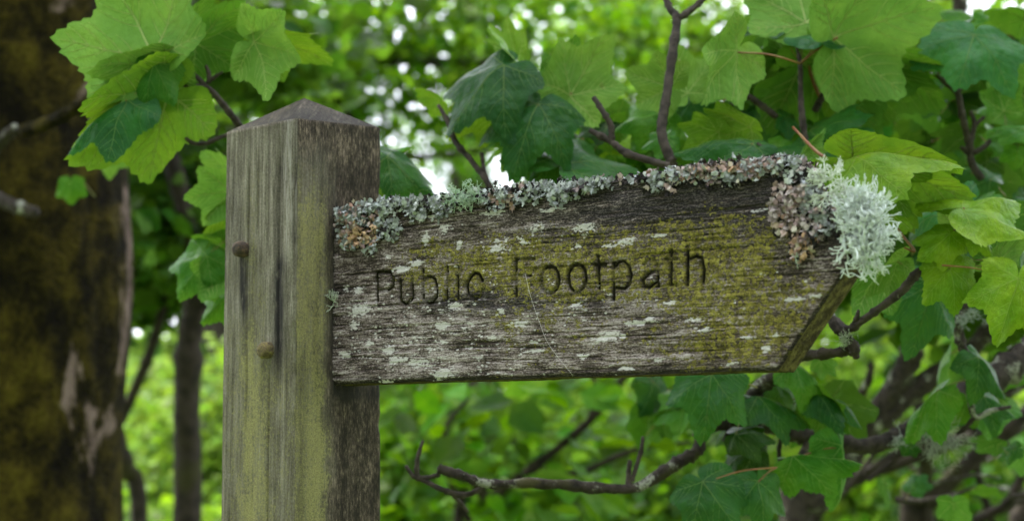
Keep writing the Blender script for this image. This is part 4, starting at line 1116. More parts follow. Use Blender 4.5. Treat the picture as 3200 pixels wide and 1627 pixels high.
hero_leaf(BK, 'C', 1470, 175, 1400, 395, 1.80, -.05, (0, .7, .7), 'b', 1.35, .10, .22, ('C', 1442, 400), False)
hero_leaf(BK, 'C', 1400, 130, 1200, 180, 1.88, .0, (0, .9, -.3), 'd', 1.0, .1, .2, ('C', 1400, 300), False)
hero_leaf(BK, 'C', 1330, 250, 1200, 300, 1.90, .0, 't', 'd', 1.0, .1, .2, ('C', 1290, 370), False)
hero_leaf(BK, 'C', 1722, 645, 1510, 615, 1.84, .02, (0, .7, .6), 'g', .75, .15, .2, None, False)
hero_leaf(BK, 'C', 1640, 300, 1720, 500, 1.92, .0, 'u', 'm', 1.1, .15, .2, None, False)
hero_leaf(BK, 'C', 1620, 560, 1560, 360, 1.92, .0, 'U', 'g', .8, .15, .2, None, False)
hero_leaf(BK, 'C', 1690, 760, 1680, 860, 1.86, .0, 'T', 'm', 1.2, .15, .2, None, False)
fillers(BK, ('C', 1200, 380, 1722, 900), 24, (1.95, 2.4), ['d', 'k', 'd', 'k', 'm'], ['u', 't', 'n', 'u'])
fillers(BK, ('C', 1500, 60, 1780, 320), 8, (1.95, 2.3), ['m', 'g', 'd'], ['u', 't'])

# --- lower right: long lichened branch
BL_ = branch('long crooked branch speckled with lichen low on the right, tip reaching left under the arm', K('F', 1700, 500, 1.95))
main = [('F', 1800, 420, 2.0), ('F', 1560, 600, 1.95), ('F', 1400, 700, 1.92), ('F', 1200, 820, 1.90), ('F', 1040, 905, 1.88), ('F', 900, 935, 1.86), ('F', 740, 895, 1.85), ('F', 590, 880, 1.84), ('F', 480, 850, 1.84)]
twig(BL_, main, [.020, .0175, .016, .0135, .0115, .0100, .009, .0095, .008], 'lichened', 'limb', .35, .25, sides=12)
twig(BL_, [('F', 480, 850, 1.84), ('F', 300, 800, 1.80), ('F', 110, 860, 1.77), ('F', 85, 950, 1.75), ('F', 0, 1005, 1.74), ('E', 1620, 1060, 1.73), ('E', 1480, 1140, 1.72), ('E', 1280, 1142, 1.71), ('E', 1000, 1120, 1.70), ('E', 740, 1122, 1.69), ('E', 600, 1082, 1.68), ('E', 485, 1045, 1.68)],
     [.0078, .0076, .0076, .0078, .0072, .0066, .0062, .0062, .0058, .0054, .0052, .0060], 'lichened', 'limb', .4, .3, sides=10)
twig(BL_, [('F', 310, 800, 1.80), ('F', 345, 720, 1.78), ('F', 385, 640, 1.76), ('F', 480, 580, 1.74), ('F', 520, 520, 1.74)], [.0075, .0078, .008, .0078, .007], 'lichened', 'limb', .4, .3)
twig(BL_, [('E', 720, 1110, 1.69), ('E', 690, 1150, 1.69), ('E', 600, 1180, 1.69), ('E', 500, 1150, 1.68), ('E', 420, 1110, 1.68), ('E', 360, 1085, 1.68), ('E', 318, 1032, 1.68)], [.0034, .0034, .0036, .0032, .0030, .0026, .002])
twig(BL_, [('E', 490, 1075, 1.68), ('E', 430, 1090, 1.68), ('E', 380, 1085, 1.68), ('E', 378, 1000, 1.68), ('E', 405, 905, 1.68)], [.0028, .0028, .0030, .0028, .0018])
twig(BL_, [('E', 560, 1180, 1.69), ('E', 630, 1260, 1.72)], [.003, .0018])
twig(BL_, [('E', 1440, 1140, 1.72), ('E', 1440, 1060, 1.72), ('E', 1447, 1005, 1.72)], [.0036, .0032, .0026])
twig(BL_, [('E', 1455, 1110, 1.72), ('E', 1480, 1030, 1.72), ('E', 1502, 960, 1.72), ('E', 1512, 885, 1.72)], [.003, .0026, .003, .0018])
twig(BL_, [('F', 250, 860, 1.78), ('F', 215, 905, 1.78), ('F', 245, 830, 1.78), ('F', 262, 740, 1.78)], [.0026, .0028, .0026, .0018], 'darkbark')
twig(BL_, [('F', 505, 1040, 1.80), ('F', 490, 950, 1.80), ('F', 520, 820, 1.80), ('F', 555, 730, 1.80)], [.0028, .003, .003, .002], 'darkbark')
twig(BL_, [('F', 470, 1140, 1.82), ('F', 520, 1080, 1.82), ('F', 600, 985, 1.83), ('F', 640, 900, 1.84)], [.0044, .005, .005, .0048])
twig(BL_, [('F', 1440, 190, 1.80), ('F', 1385, 290, 1.80), ('F', 1402, 400, 1.80), ('F', 1445, 540, 1.80), ('F', 1448, 660, 1.80), ('F', 1475, 785, 1.80), ('F', 1560, 755, 1.80), ('F', 1655, 735, 1.80)], [.0062, .0066, .0062, .0062, .0052, .0036, .003, .002], 'lichened', 'twig', .4, .3)
twig(BL_, [('F', 1475, 785, 1.80), ('F', 1420, 850, 1.80), ('F', 1385, 870, 1.80)], [.0032, .003, .0022], 'darkbark')
hero_leaf(BL_, 'F', 150, 570, 110, 840, 1.70, -.05, (0, .55, .85), 'd', 1.0, .12, .25, ('F', 380, 640), False)
hero_leaf(BL_, 'F', 105, 1112, 280, 1330, 1.66, -.04, (-.05, .5, .85), 'd', 1.1, .14, .2, ('F', 480, 1040), True)
hero_leaf(BL_, 'F', 385, 1105, 440, 1330, 1.67, -.03, (.2, .4, .9), 'd', .95, .16, .2, ('F', 480, 1040), True)
hero_leaf(BL_, 'F', 560, 985, 900, 960, 1.72, -.04, (0, .75, .6), 'm', .62, .40, .2, ('F', 480, 1040), True)
hero_leaf(BL_, 'F', 800, 930, 860, 1285, 1.73, .0, (.4, .2, .9), 'g', .52, .3, .2, ('F', 600, 985), True)
hero_leaf(BL_, 'F', 560, 520, 800, 640, 1.74, .0, (.1, .8, .5), 'm', .8, .2, .25, ('F', 500, 560), False)
hero_leaf(BL_, 'F', 700, 500, 790, 560, 1.80, .0, 'u', 'g', 1.1, .2, .25, ('F', 520, 540), False)
hero_leaf(BL_, 'F', 660, 655, 970, 720, 1.75, -.02, (.1, .85, .4), 'd', .65, .2, .3, ('F', 560, 700), False)
hero_leaf(BL_, 'F', 680, 690, 870, 800, 1.76, .0, (.1, .6, -.7), 'm', .9, .2, .25, ('F', 560, 720), False)
hero_leaf(BL_, 'F', 380, 690, 680, 720, 1.74, .0, (0, .85, .4), 'd', .8, .2, .3, ('F', 345, 720), False)
hero_leaf(BL_, 'F', 470, 620, 640, 700, 1.78, .0, 't', 'd', .9, .2, .3, ('F', 400, 650), False)
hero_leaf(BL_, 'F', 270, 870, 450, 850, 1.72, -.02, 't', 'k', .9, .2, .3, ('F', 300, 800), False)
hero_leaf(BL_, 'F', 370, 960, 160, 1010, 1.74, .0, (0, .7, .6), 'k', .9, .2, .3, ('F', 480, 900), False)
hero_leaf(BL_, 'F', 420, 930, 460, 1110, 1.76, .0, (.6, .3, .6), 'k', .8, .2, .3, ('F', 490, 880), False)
hero_leaf(BL_, 'F', 1490, 485, 1690, 665, 1.76, -.02, (.1, .7, .6), 'd', .75, .25, .25, ('F', 1445, 540), False)
hero_leaf(BL_, 'F', 1290, 650, 1055, 855, 1.78, .0, (-.3, .7, .3), 'm', .75, .3, .2, ('F', 1440, 600), False)
hero_leaf(BL_, 'F', 1440, 700, 1520, 860, 1.84, .0, 'T', 'm', .9, .3, .2, ('F', 1450, 660), False)
hero_leaf(BL_, 'F', 1520, 680, 1720, 760, 1.84, .0, 't', 'd', .9, .3, .2, ('F', 1460, 720), False)
hero_leaf(BL_, 'F', 1150, 930, 1110, 990, 1.86, .0, 'T', 'd', 1.6, .3, .2, None, False)
fillers(BL_, ('F', 850, 800, 1722, 1250), 8, (1.9, 2.3), ['m', 'd', 'g'], ['t', 'n', 'u'], (.035, .06))
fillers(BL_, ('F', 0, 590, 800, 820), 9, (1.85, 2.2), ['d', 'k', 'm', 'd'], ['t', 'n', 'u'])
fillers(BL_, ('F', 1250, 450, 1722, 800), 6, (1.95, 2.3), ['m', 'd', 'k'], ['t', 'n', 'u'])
fillers(BL_, ('E', 1500, 600, 1722, 800), 4, (1.9, 2.2), ['d', 'm'], ['t', 'u'])

def hang_lichen(br, reg, x, y, d, n, length, depth, rad, spread, color, label, down=.8, rr=30):
    root, org = br
    rs = np.random.RandomState(int(x)); mb = MB()
    def grow(p, dv, ln, r, k):
        d2 = dv+rs.randn(3)*.25-np.array([0, 0, .1]); d2 /= np.linalg.norm(d2)
        mid = p+dv*ln*.5; e = mid+d2*ln*.5
        V, f = tube_geo([p, mid, e], [r, r*.9, r*.8], 4, .2, 0, .7, k == 0); mb.add(V, f)
        if k > 0:
            for _ in range(2):
                dd = d2+rs.randn(3)*spread; grow(e, dd/np.linalg.norm(dd), ln*(.65+.35*rs.rand()), r*.8, k-1)
    for _ in range(n):
        p = K(reg, x+rs.randn()*rr, y+rs.randn()*rr*.5, d)
        dv = np.array([rs.randn()*.8, rs.randn()*.8-.3, -down+rs.randn()*.5]); grow(p, dv/np.linalg.norm(dv), length*(.7+.6*rs.rand()), rad, depth)
    o = mb.build('bushy_lichen', [M['frut']], root, org, True, label); o.color = (*color, 1)
hang_lichen(BL_, 'F', 1300, 860, 1.86, 34, .012, 4, .0007, .5, (.17, .21, .16), 'grey green beard of lichen hanging under the limb')
hang_lichen(BL_, 'F', 1420, 290, 1.79, 20, .006, 3, .0007, .7, (.26, .32, .28), 'pale lichen tuft on the hanging twig', -.2)
hang_lichen(BL_, 'F', 1090, 890, 1.86, 10, .006, 3, .0007, .6, (.25, .30, .26), 'small lichen tuft on the limb', .3, 20)
hang_lichen(BJ, 'F', 820, 400, 1.555, 18, .0045, 3, .0006, .7, (.14, .20, .10), 'green lichen tuft on the broken stub', .1, 16)

# ================================================================== TREES AND SHRUBS BEHIND
LT = np.array([(0, 0, 0), (.34, .28, .05), (.30, .62, .03), (0, 1.0, -.10), (-.30, .62, .03), (-.34, .28, .05), (0, .5, -.03)], float)
LF = np.array([(0, 1, 6), (1, 2, 6), (2, 3, 6), (3, 4, 6), (4, 5, 6), (5, 0, 6)])
def leaf_cloud(P, size, rs, updown=.75, droop=.4):
    n = len(P)
    # tip direction mostly sideways and a bit down; normal mostly up
    a = rs.rand(n)*2*math.pi
    T = np.stack([np.cos(a), np.sin(a), -droop+rs.randn(n)*.35], 1); T /= np.linalg.norm(T, axis=1)[:, None]
    Nn = np.stack([rs.randn(n)*.55, rs.randn(n)*.55-.15, np.full(n, updown)], 1)
    X = np.cross(T, Nn); X /= np.linalg.norm(X, axis=1)[:, None]; Nn = np.cross(X, T)
    s = size*(.6+.8*rs.rand(n))
    V = P[:, None, :]+s[:, None, None]*(LT[None, :, 0:1]*X[:, None]+LT[None, :, 1:2]*T[:, None]+LT[None, :, 2:3]*Nn[:, None])
    Fc = LF[None]+(np.arange(n)*7)[:, None, None]
    tint = np.repeat(rs.rand(n), 7)
    return V.reshape(-1, 3), Fc.reshape(-1, 3), tint

def cloud_points(blobs, n, rs, clump=.35, per=40):
    """clumps of leaves in a set of ellipsoids (centre, radii, weight)"""
    w = np.array([b[2] for b in blobs], float); w /= w.sum()
    out = []
    nc = max(1, n//per)
    for c, r, ww in blobs:
        c = np.array(c); r = np.array(r)
        m = max(2, int(nc*ww/sum(b[2] for b in blobs)))
        d = rs.randn(m, 3); d /= np.linalg.norm(d, axis=1)[:, None]
        rad = rs.rand(m)**.45
        cc = c+d*r*rad[:, None]
        sz = clump*(.5+rs.rand(m))
        pts = np.repeat(cc, per, 0)+rs.randn(m*per, 3)*np.repeat(sz, per)[:, None]*np.array([1, 1, .5])
        out.append(pts)
    return np.concatenate(out)

def crown_obj(root, org, blobs, n, size, color, seed, clump=.3, per=40, name='crown', updown=.75):
    rs = np.random.RandomState(seed)
    P = cloud_points(blobs, n, rs, clump, per)
    P = P[P[:, 2] > .05]
    V, f, tint = leaf_cloud(P, size, rs, updown)
    me = raw_mesh(name, V-org, [f], [M['crown']], None, False, {'tint': tint})
    o = obj(name, me, root); o.color = (*color, 1)
    return o

def limb(mb, pts, rads, sides=10, seed=0, bump=.2):
    V, f = tube_geo(pts, rads, sides, bump, .2, 1, True, len(pts)*6, seed=seed); mb.add(V, f)

def gx(ux, d):    # world x at photo column ux, depth d
    return U(ux, 655, d)[0]
def gz(uy, d): return U(1288, uy, d)[2]
def gp(ux, uy, d): return U(ux, uy, d)

# --- big mossy trunk at the left
def mossy_tree():
    d = 3.1
    base = np.array([gx(30, d), d, 0.0])
    root = thing('mossy_tree', base, 'big old tree at the left, thick trunk coated in brown moss with pinkish bare bark', 'tree')
    ns, nz = 110, 240
    zs = np.linspace(-.05, 4.6, nz); V = []
    a = np.arange(ns)*2*math.pi/ns
    for z in zs:
        r0 = .252+.10*math.exp(-max(z, 0)/.35)-.012*z+.016*math.exp(-((z-1.95)/.22)**2)-.012*math.exp(-((z-1.6)/.25)**2)
        rr = r0*(1+.055*(fbm(np.cos(a)*1.8+5, np.sin(a)*1.8+z*1.1+5, 3, 3)-.5)*2+.06*(fbm(np.cos(a)*6+9, np.sin(a)*6+z*3.0+9, 8, 4)-.5))
        cx = .02*math.sin(z*1.3)
        V.append(np.stack([cx+rr*np.cos(a), rr*np.sin(a), np.full(ns, z)], 1))
    V = np.concatenate(V)
    i = np.arange(ns); j = (i+1) % ns
    q = np.concatenate([np.stack([k*ns+i, k*ns+j, (k+1)*ns+j, (k+1)*ns+i], 1) for k in range(nz-1)])
    obj('trunk', raw_mesh('trunk', V, [q], [M['mossy']]), root)
    mb = MB(); limb(mb, [gp(-60, 470, 2.86), gp(20, 512, 2.82), gp(90, 535, 2.78)], [.016, .014, .011], 8); mb.build('branch_stub', [M['lichened']], root, base, True, 'pale cut branch stub')
    mb = MB(); limb(mb, [gp(60, 330, 2.86), gp(140, 300, 2.76), gp(215, 255, 2.70), gp(260, 190, 2.66)], [.014, .012, .010, .007], 8); mb.build('branch_stub', [M['mossy']], root, base, True, 'mossy twig crossing the trunk')
    mb = MB(); limb(mb, [gp(-40, 400, 2.85), gp(10, 350, 2.78), gp(40, 320, 2.76)], [.012, .011, .010], 8); mb.build('branch_stub', [M['lichened']], root, base)
    # upper limbs and canopy, mostly above the picture
    for pts, rads in (([(base[0], d, 4.3), (base[0]+.2, d+.4, 5.4), (base[0]+.9, d+1.0, 6.6)], [.2, .15, .08]), ([(base[0], d, 4.2), (base[0]-.4, d+.2, 5.2), (base[0]-1.2, d, 6.4)], [.2, .14, .07])):
        mb = MB(); limb(mb, pts, rads, 12); mb.build('limb', [M['mossy']], root, base)
    crown_obj(root, base, [((base[0]-.6, d+.2, 6.6), (2.6, 2.6, 1.0), 1)], 9000, .13, (.045, .10, .018), 5, .35)
    return root
mossy_tree()
# young shoots on the trunk
def ivy(ux, uy, d, s, pal, label):
    p = gp(ux, uy, d)
    root = thing('sapling_shoot', p+np.array([0, .1, .02]), label, 'shoot')
    org = p+np.array([0, .1, .02])
    b = p+np.array([0, 0, s*.35]); tp = p-np.array([0, 0, s*.45])
    o, *_ = make_leaf(b, tp, (0, .3, 1), 'leaf', root, org, PALS[pal], 1.0, .1, .15, 1, int(ux), False)
    V, f = tube_geo([b, b+np.array([0, .05, .02]), org+np.array([0, .05, 0])], [.001, .001, .0015], 5, 0, 0, 1, True)
    mb = MB(); mb.add(V, f); mb.build('stem', [M['stalk_green']], root, org)
ivy(176, 485, 2.55, .055, 'm', 'small blurred dark green leaf on the mossy trunk')
ivy(272, 405, 2.5, .075, 'p', 'pale blurred leaf shoot at the trunk edge below the leafy branch')

# --- slim tree behind, between trunk and post
def slim_tree():
    d = 4.0
    base = np.array([gx(478, d), d, 0.0])
    root = thing('slim_tree', base, 'slim dark tree trunk standing between the mossy trunk and the post', 'tree')
    P = [(base[0]-.01, d, -.03), gp(470, 1310, d), gp(470, 1050, d), gp(478, 850, d), gp(490, 770, d), gp(470, 560, d), gp(430, 400, d), gp(385, 260, d), gp(330, 60, d)+np.array([0, .2, .5])]
    mb = MB(); limb(mb, P, [.055, .040, .036, .034, .036, .028, .026, .022, .015], 14); mb.build('trunk', [M['darkbark']], root, base)
    mb = MB(); limb(mb, [gp(492, 790, d), gp(530, 730, d), gp(600, 640, d+.1), gp(760, 300, d+.2)], [.028, .024, .02, .012], 10); mb.build('limb', [M['darkbark']], root, base)
    c = gp(440, 300, d)
    crown_obj(root, base, [(gp(455, 470, d+.4), (.22, .3, .16), 1.2), (gp(350, 800, d+.5), (.14, .2, .05), .10), (gp(420, 410, d+.3), (.20, .3, .08), .2), (gp(400, 60, d+.3), (.45, .4, .22), 1.2), (gp(640, 130, d+.5), (.40, .4, .2), 1.2), (gp(480, 620, d+.2), (.17, .3, .11), .9), (gp(420, 690, d+.4), (.20, .3, .07), .7)], 3200, .075, (.024, .070, .010), 21, .09, 14)
slim_tree()
def sapling():
    d = 4.3
    base = np.array([gx(320, d), d, 0.0])
    root = thing('sapling', base, 'thin forked dark sapling close to the right edge of the mossy trunk', 'tree')
    mb = MB(); limb(mb, [(base[0]+.10, d, -.03), gp(350, 1330, d), gp(318, 1180, d), gp(288, 1060, d), gp(283, 960, d), gp(290, 700, d)], [.034, .026, .024, .022, .016, .008], 10); mb.build('trunk', [M['darkbark']], root, base)
    mb = MB(); limb(mb, [gp(293, 1070, d), gp(330, 1000, d), gp(372, 900, d), gp(398, 820, d), gp(415, 760, d), gp(440, 640, d), gp(470, 400, d)], [.018, .016, .015, .014, .013, .010, .006], 10); mb.build('limb', [M['darkbark']], root, base)
    crown_obj(root, base, [(gp(330, 500, d), (.12, .2, .15), 1), (gp(420, 590, d), (.12, .2, .12), 1)], 260, .07, (.035, .085, .018), 22, .07, 10)
sapling()

def tree(name, label, ux, d, htr, rtr, blobs, n, size, color, seed, clump=.3, per=40, limbs=(), group=None, lean=0.0, bark='darkbark'):
    base = np.array([gx(ux, d), d, 0.0])
    root = thing(name, base, label, 'tree', group)
    mb = MB(); limb(mb, [(base[0], d, -.05), (base[0]+lean*.3, d, htr*.35), (base[0]+lean*.6, d+.05, htr*.7), (base[0]+lean, d+.1, htr)], [rtr*1.25, rtr, rtr*.8, rtr*.45], 14, seed)
    mb.build('trunk', [M[bark]], root, base)
    for pts, rads in limbs:
        mb = MB(); limb(mb, pts, rads, 9, seed); mb.build('limb', [M[bark]], root, base)
    crown_obj(root, base, blobs, n, size, color, seed, clump, per)
    return root
YG = (.085, .185, .008); MG = (.042, .120, .005); DG = (.020, .066, .006); PG = (.115, .20, .026)
d = 7.0
tree('woodland_tree', 'leafy woodland tree with dark level limb, crown filling the gap above the post', 850, d, 5.5, .10,
     [(gp(900, 60, d), (1.0, .8, .30), 1.3), (gp(1250, 60, d), (1.0, .8, .35), 1.4), (gp(760, 230, d), (.5, .7, .22), .6), (gp(1090, 290, d), (.5, .7, .18), .5)],
     3900, .070, MG, 31, .11, 14,
     [([(gx(850, d), d, 3.0), gp(920, 175, d), gp(1010, 150, d), gp(1200, 160, d), gp(1400, 130, d)], [.05, .04, .032, .024, .01]), ([(gx(850, d), d, 3.2), gp(760, 120, d), gp(640, 60, d)], [.05, .03, .012]),
      ([(gx(850, d), d, 2.4), gp(980, 420, d), gp(1080, 395, d), gp(1230, 380, d)], [.03, .02, .016, .008])])
d = 9.0
tree('woodland_tree', 'yellow green woodland tree beyond the bare upright twig', 1660, d, 6.5, .13,
     [(gp(1560, 80, d), (1.1, .9, .45), 1.3), (gp(1780, 150, d), (1.0, .9, .5), 1.3), (gp(1560, 330, d), (.9, .8, .3), .8)], 4600, .080, YG, 32, .14, 14,
     [([(gx(1660, d), d, 2.6), gp(1560, 250, d), gp(1430, 180, d)], [.05, .035, .012])])
d = 8.0
tree('woodland_tree', 'dark green woodland tree in the upper right corner behind the dark spray', 2420, d, 6.0, .13,
     [(gp(2350, 250, d), (.95, .9, .6), 1.6), (gp(2560, 120, d), (.8, .9, .5), 1.0), (gp(2150, 330, d), (.7, .8, .4), 1.0), (gp(2520, 480, d), (.7, .8, .4), 1.0)], 4600, .08, MG, 33, .14, 16)
d = 11.0
tree('woodland_tree', 'tall woodland tree far behind the slim trunk at the left', 560, d, 8, .16,
     [(gp(430, 60, d), (1.3, 1.0, .6), 1.3), (gp(680, 200, d), (1.0, 1, .55), 1.0), (gp(480, 560, d), (.8, .8, .35), .8), (gp(330, 330, d), (.7, 1, .5), .8)], 2700, .092, MG, 34, .16, 14)
d = 14.0
tree('woodland_tree', 'tall pale woodland tree far behind the gap right of the post top', 1180, d, 10, .2,
     [(gp(1000, 250, d), (1.6, 1.2, .7), 1.1), (gp(1400, 260, d), (1.6, 1.2, .8), 1.3), (gp(1180, 40, d), (2.6, 1.4, .9), 1.6), (gp(1250, 560, d), (2.2, 1.2, .6), 1.2), (gp(1130, 400, d), (1.0, .8, .5), 1.7)], 3400, .085, MG, 35, .2, 14)
# leaning trunks at the lower right
def leaner(label, d, pts, rads, seed, extra=(), crown=None, col=MG, nleaf=6500, ntwig=13):
    base = gp(*pts[0], d); base = np.array([base[0], d, 0.0])
    root = thing('leaning_tree', base, label, 'tree', None)
    P = [tuple(base+np.array([0, 0, -.03]))]+[gp(*p, d) for p in pts]
    mb = MB(); limb(mb, P, [rads[0]*1.1]+list(rads), 14, seed); mb.build('trunk', [M['lichened'] if d < 3 else M['darkbark']], root, base)
    for e, r in extra:
        mb = MB(); limb(mb, [gp(*p, d) for p in e], r, 9, seed); mb.build('limb', [M['lichened'] if d < 3 else M['darkbark']], root, base)
    rs_ = np.random.RandomState(seed+5)
    for k in range(ntwig):
        x0, y0 = rs_.uniform(1980, 2620), rs_.uniform(1020, 1330); a_ = rs_.uniform(-.9, .25); ln = rs_.uniform(160, 420); dq = d+rs_.uniform(-.35, .5)
        pt = []
        for q_ in range(5):
            pt.append(gp(x0, y0, dq)); x0 += math.cos(a_)*ln/4; y0 += math.sin(a_)*ln/4; a_ += rs_.randn()*.28; dq += rs_.randn()*.03
        r_ = rs_.uniform(.004, .011)
        mb = MB(); limb(mb, pt, [r_, r_*.95, r_*.85, r_*.7, r_*.4], 7, k, .3); mb.build('twig', [M['lichened'] if rs_.rand() < .5 else M['darkbark']], root, base)
    if crown: crown_obj(root, base, crown, nleaf, .09, col, seed, .09, 14)
d = 2.7
leaner('dark leaning trunk at the lower right rising towards the hanging lichen beard', d, [(2000, 1330), (2050, 1270), (2120, 1180), (2180, 1080), (2260, 960), (2292, 890), (2310, 780), (2340, 640), (2400, 300), (2420, -200), (2440, -700)], [.024, .024, .023, .022, .022, .020, .018, .016, .014, .012, .008], 51,
       [([(2190, 1075), (2330, 960), (2420, 900), (2520, 800), (2640, 700)], [.022, .020, .018, .016, .012])],
       [(gp(2300, 560, 2.9), (.25, .3, .14), 1), (gp(2500, 640, 2.9), (.2, .3, .14), 1), (gp(2420, 330, 3.0), (.3, .3, .16), 1.0), ((1.1, 3.1, 3.9), (1.6, .8, .5), 4.0)], DG, 4200)  # last blob: unseen canopy added to block sky light from above
d = 3.6
leaner('bundle of dark blurred stems rising at the bottom right corner', d, [(2290, 1340), (2340, 1260), (2420, 1180), (2520, 1090), (2650, 980)], [.026, .024, .022, .02, .018], 52,
       [([(2030, 1330), (2100, 1230), (2300, 1150), (2440, 1100), (2600, 1040)], [.020, .018, .016, .016, .014]), ([(2330, 1330), (2330, 1180), (2320, 1080), (2300, 960)], [.020, .018, .016, .012]), ([(2560, 1330), (2600, 1250), (2660, 1180)], [.03, .028, .02]), ([(2500, 1330), (2460, 1180), (2470, 1080)], [.010, .010, .008])])

d = 3.3
leaner('slender dark leaning stem with thin side twigs behind the crooked branch', d, [(1150, 1340), (1240, 1250), (1360, 1160), (1480, 1060), (1560, 960), (1640, 860), (1720, 740), (1800, 600)], [.011, .011, .010, .009, .008, .007, .006, .004], 53,
       [([(1330, 1180), (1450, 1190), (1600, 1130), (1760, 1110)], [.009, .008, .006, .004]), ([(1180, 1310), (1130, 1200), (1120, 1080), (1180, 1000)], [.008, .007, .006, .004]), ([(1480, 1060), (1500, 980), (1470, 900)], [.006, .005, .003])],
       [(gp(1180, 1060, 3.4), (.20, .2, .08), 1), (gp(1520, 1010, 3.4), (.22, .2, .08), 1), (gp(1400, 1230, 3.4), (.25, .2, .07), 1)], MG, 170, 0)
# shrubs: sunlit undergrowth
def shrub(label, ux, d, w, h, n, size, color, seed, z0=.2, clump=.14, per=22):
    base = np.array([gx(ux, d), d, 0.0])
    root = thing('shrub', base, label, 'shrub', 'shrubs under the trees')
    mb = MB()
    rs = np.random.RandomState(seed)
    for k in range(5):
        e = base+np.array([rs.randn()*w*.4, rs.randn()*.2, h*(.6+.35*rs.rand())])
        limb(mb, [base+np.array([rs.randn()*.05, rs.randn()*.05, -.03]), (base+e)/2+rs.randn(3)*.06, e], [.018, .012, .005], 6, k)
    mb.build('stems', [M['darkbark']], root, base)
    bl = [(base+np.array([rs.randn()*w*.35, rs.randn()*.3, h*(.35+.5*rs.rand())]), (w*.45, .5, h*.28), 1) for _ in range(5)]
    crown_obj(root, base, bl, n, size, color, seed, clump, per, 'foliage')
for a in [('sunlit pale green shrub between the mossy trunk and the slim tree', 330, 9.0, 1.1, 2.2, 5000, .075, PG, 61),
          ('sunlit pale green shrub between the slim tree and the post', 540, 8.2, .9, 2.0, 4500, .075, PG, 62),
          ('low bright shrub behind the foot of the slim tree', 440, 7.0, .9, 1.45, 3000, .07, (.10, .19, .02), 63),
          ('mid green shrub just right of the post under the arm', 1060, 6.0, .9, 2.05, 3600, .075, MG, 64),
          ('bright green shrub under the middle of the arm', 1400, 6.6, 1.1, 2.15, 4200, .075, YG, 65),
          ('dark green shrub behind the crooked branch under the arm', 1640, 5.4, .8, 1.95, 3800, .075, DG, 66),
          ('yellow green shrub behind the arm tip', 2020, 7.2, 1.1, 2.5, 5200, .07, YG, 67),
          ('sunlit yellow green shrub at the lower right behind the dark stems', 2350, 6.4, 1.1, 2.1, 5200, .07, PG, 68),
          ('green shrub at the right edge behind the leaning trunk', 2620, 7.5, 1.2, 2.6, 5000, .08, YG, 69)]:
    shrub(*a)
# far wood closing the view
rs = np.random.RandomState(90)
bl = []
for k in range(36):
    x = -24+48*k/35+rs.randn()*.5; dd = 30+rs.rand()*8
    h = 3.9+1.5*rs.rand()+(.5 if x > 0 else .25)
    bl.append(((x, dd, h*.5), (1.8, 1.5, h*.5), 1))
P = cloud_points(bl, 42000, rs, .5, 40); P = P[P[:, 2] > .1]
bl2 = []  # unseen ring of trees added beside and behind the camera to cut sky light
for k in range(30):
    a = R(75)+R(210)*k/29
    rr = 8.5+rs.rand()*3; h = 11.5+3*rs.rand()
    bl2.append(((rr*math.sin(a), rr*math.cos(a), h*.5), (1.6, 1.6, h*.5), 1))
P2 = cloud_points(bl2, 36000, rs, .5, 40); P2 = P2[P2[:, 2] > .1]
P = np.concatenate([P, P2])
V, f, tint = leaf_cloud(P, .34, rs)
far = obj('far_wood_and_blocker', raw_mesh('far_wood_and_blocker', V, [f], [M['crown']], None, False, {'tint': tint})); far.color = (*PG, 1)
tag(far, 'far wood of pale green trees closing the view, plus an unseen tree ring added to block light', 'wood', None, 'stuff')

# ground
xs = np.linspace(-150, 150, 61); ys = np.linspace(-60, 260, 65)
X, Y = np.meshgrid(xs, ys, indexing='ij')
Z = .0+sstep(40, 220, Y)*6.0
V = np.stack([X.ravel(), Y.ravel(), Z.ravel()], 1)
i, j = np.meshgrid(np.arange(60), np.arange(64), indexing='ij'); a = (i*65+j).ravel()
g = obj('ground', raw_mesh('ground', V, [np.stack([a, a+65, a+66, a+1], 1)], [M['ground']]))
tag(g, 'grassy meadow ground', None, None, 'structure')

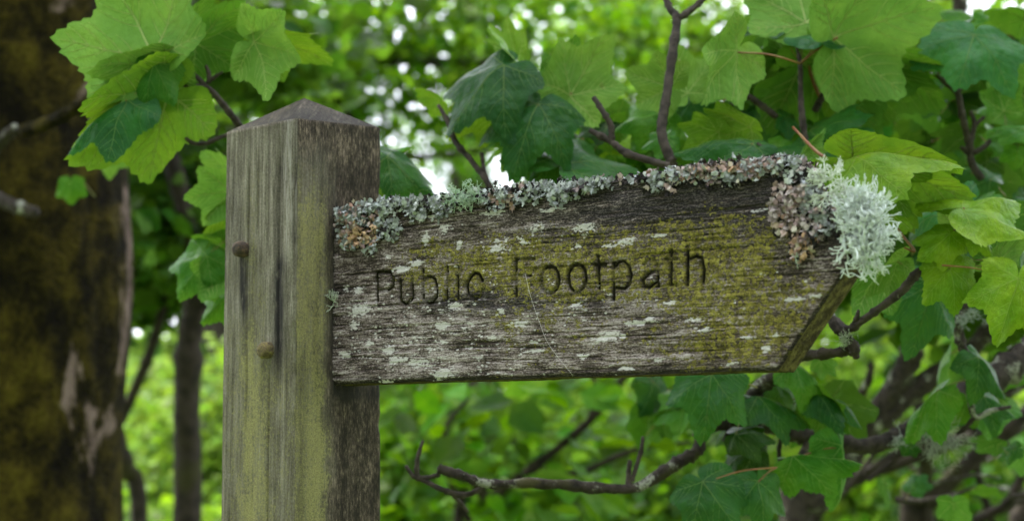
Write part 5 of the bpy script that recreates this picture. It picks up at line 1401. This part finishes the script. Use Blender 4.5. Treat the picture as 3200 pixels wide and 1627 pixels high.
# ================================================================== LIGHT, SKY, CAMERA
SUN_EL, SUN_AZ = R(55), R(-58)     # azimuth from +Y towards +X
w = bpy.data.worlds.new('World'); SC.world = w; w.use_nodes = True
nt = w.node_tree; nt.nodes.clear()
sky = nt.nodes.new('ShaderNodeTexSky'); sky.sky_type = 'NISHITA'; sky.sun_disc = False
sky.sun_elevation = SUN_EL; sky.sun_rotation = SUN_AZ; sky.dust_density = 2.0
tc = nt.nodes.new('ShaderNodeTexCoord')
cn = nt.nodes.new('ShaderNodeTexNoise'); cn.inputs['Scale'].default_value = 2.2; cn.inputs['Detail'].default_value = 5
nt.links.new(tc.outputs['Generated'], cn.inputs['Vector'])
rg = nt.nodes.new('ShaderNodeMapRange'); rg.inputs[1].default_value = .25; rg.inputs[2].default_value = .6; rg.inputs[3].default_value = .55; rg.inputs[4].default_value = 1.0
nt.links.new(cn.outputs['Fac'], rg.inputs[0])
mx = nt.nodes.new('ShaderNodeMix'); mx.data_type = 'RGBA'
nt.links.new(rg.outputs[0], mx.inputs[0]); nt.links.new(sky.outputs[0], mx.inputs[6]); mx.inputs[7].default_value = (15.0, 15.2, 17.0, 1)
bg = nt.nodes.new('ShaderNodeBackground'); bg.inputs['Strength'].default_value = .13
nt.links.new(mx.outputs[2], bg.inputs['Color'])
wo = nt.nodes.new('ShaderNodeOutputWorld'); nt.links.new(bg.outputs[0], wo.inputs['Surface'])

sun = bpy.data.lights.new('sun', 'SUN'); sun.energy = 5.0; sun.angle = R(1.5); sun.color = (1, .95, .86)
so = bpy.data.objects.new('sun', sun); COL.objects.link(so)
sd = Vector((math.sin(SUN_AZ)*math.cos(SUN_EL), math.cos(SUN_AZ)*math.cos(SUN_EL), math.sin(SUN_EL)))
so.rotation_euler = (-sd).to_track_quat('-Z', 'Y').to_euler()
so.location = sd*50

cam = bpy.data.cameras.new('camera'); co = bpy.data.objects.new('camera', cam); COL.objects.link(co)
co.location = CAM; co.rotation_euler = (math.pi/2+PITCH, 0, 0)
cam.lens = 50; cam.sensor_width = 36; cam.clip_start = .02; cam.clip_end = 1000
cam.dof.use_dof = True; cam.dof.focus_distance = 1.36; cam.dof.aperture_fstop = 4.6
SC.camera = co
vs = SC.view_settings; vs.view_transform = 'Standard'; vs.look = 'None'; vs.gamma = 1; vs.exposure = 1.24
SC.cycles.use_denoising = True
SC.cycles.adaptive_threshold = .025; SC.cycles.max_bounces = 4; SC.cycles.transmission_bounces = 3; SC.cycles.diffuse_bounces = 2; SC.cycles.glossy_bounces = 2
print('leaves', LEAFN[0])
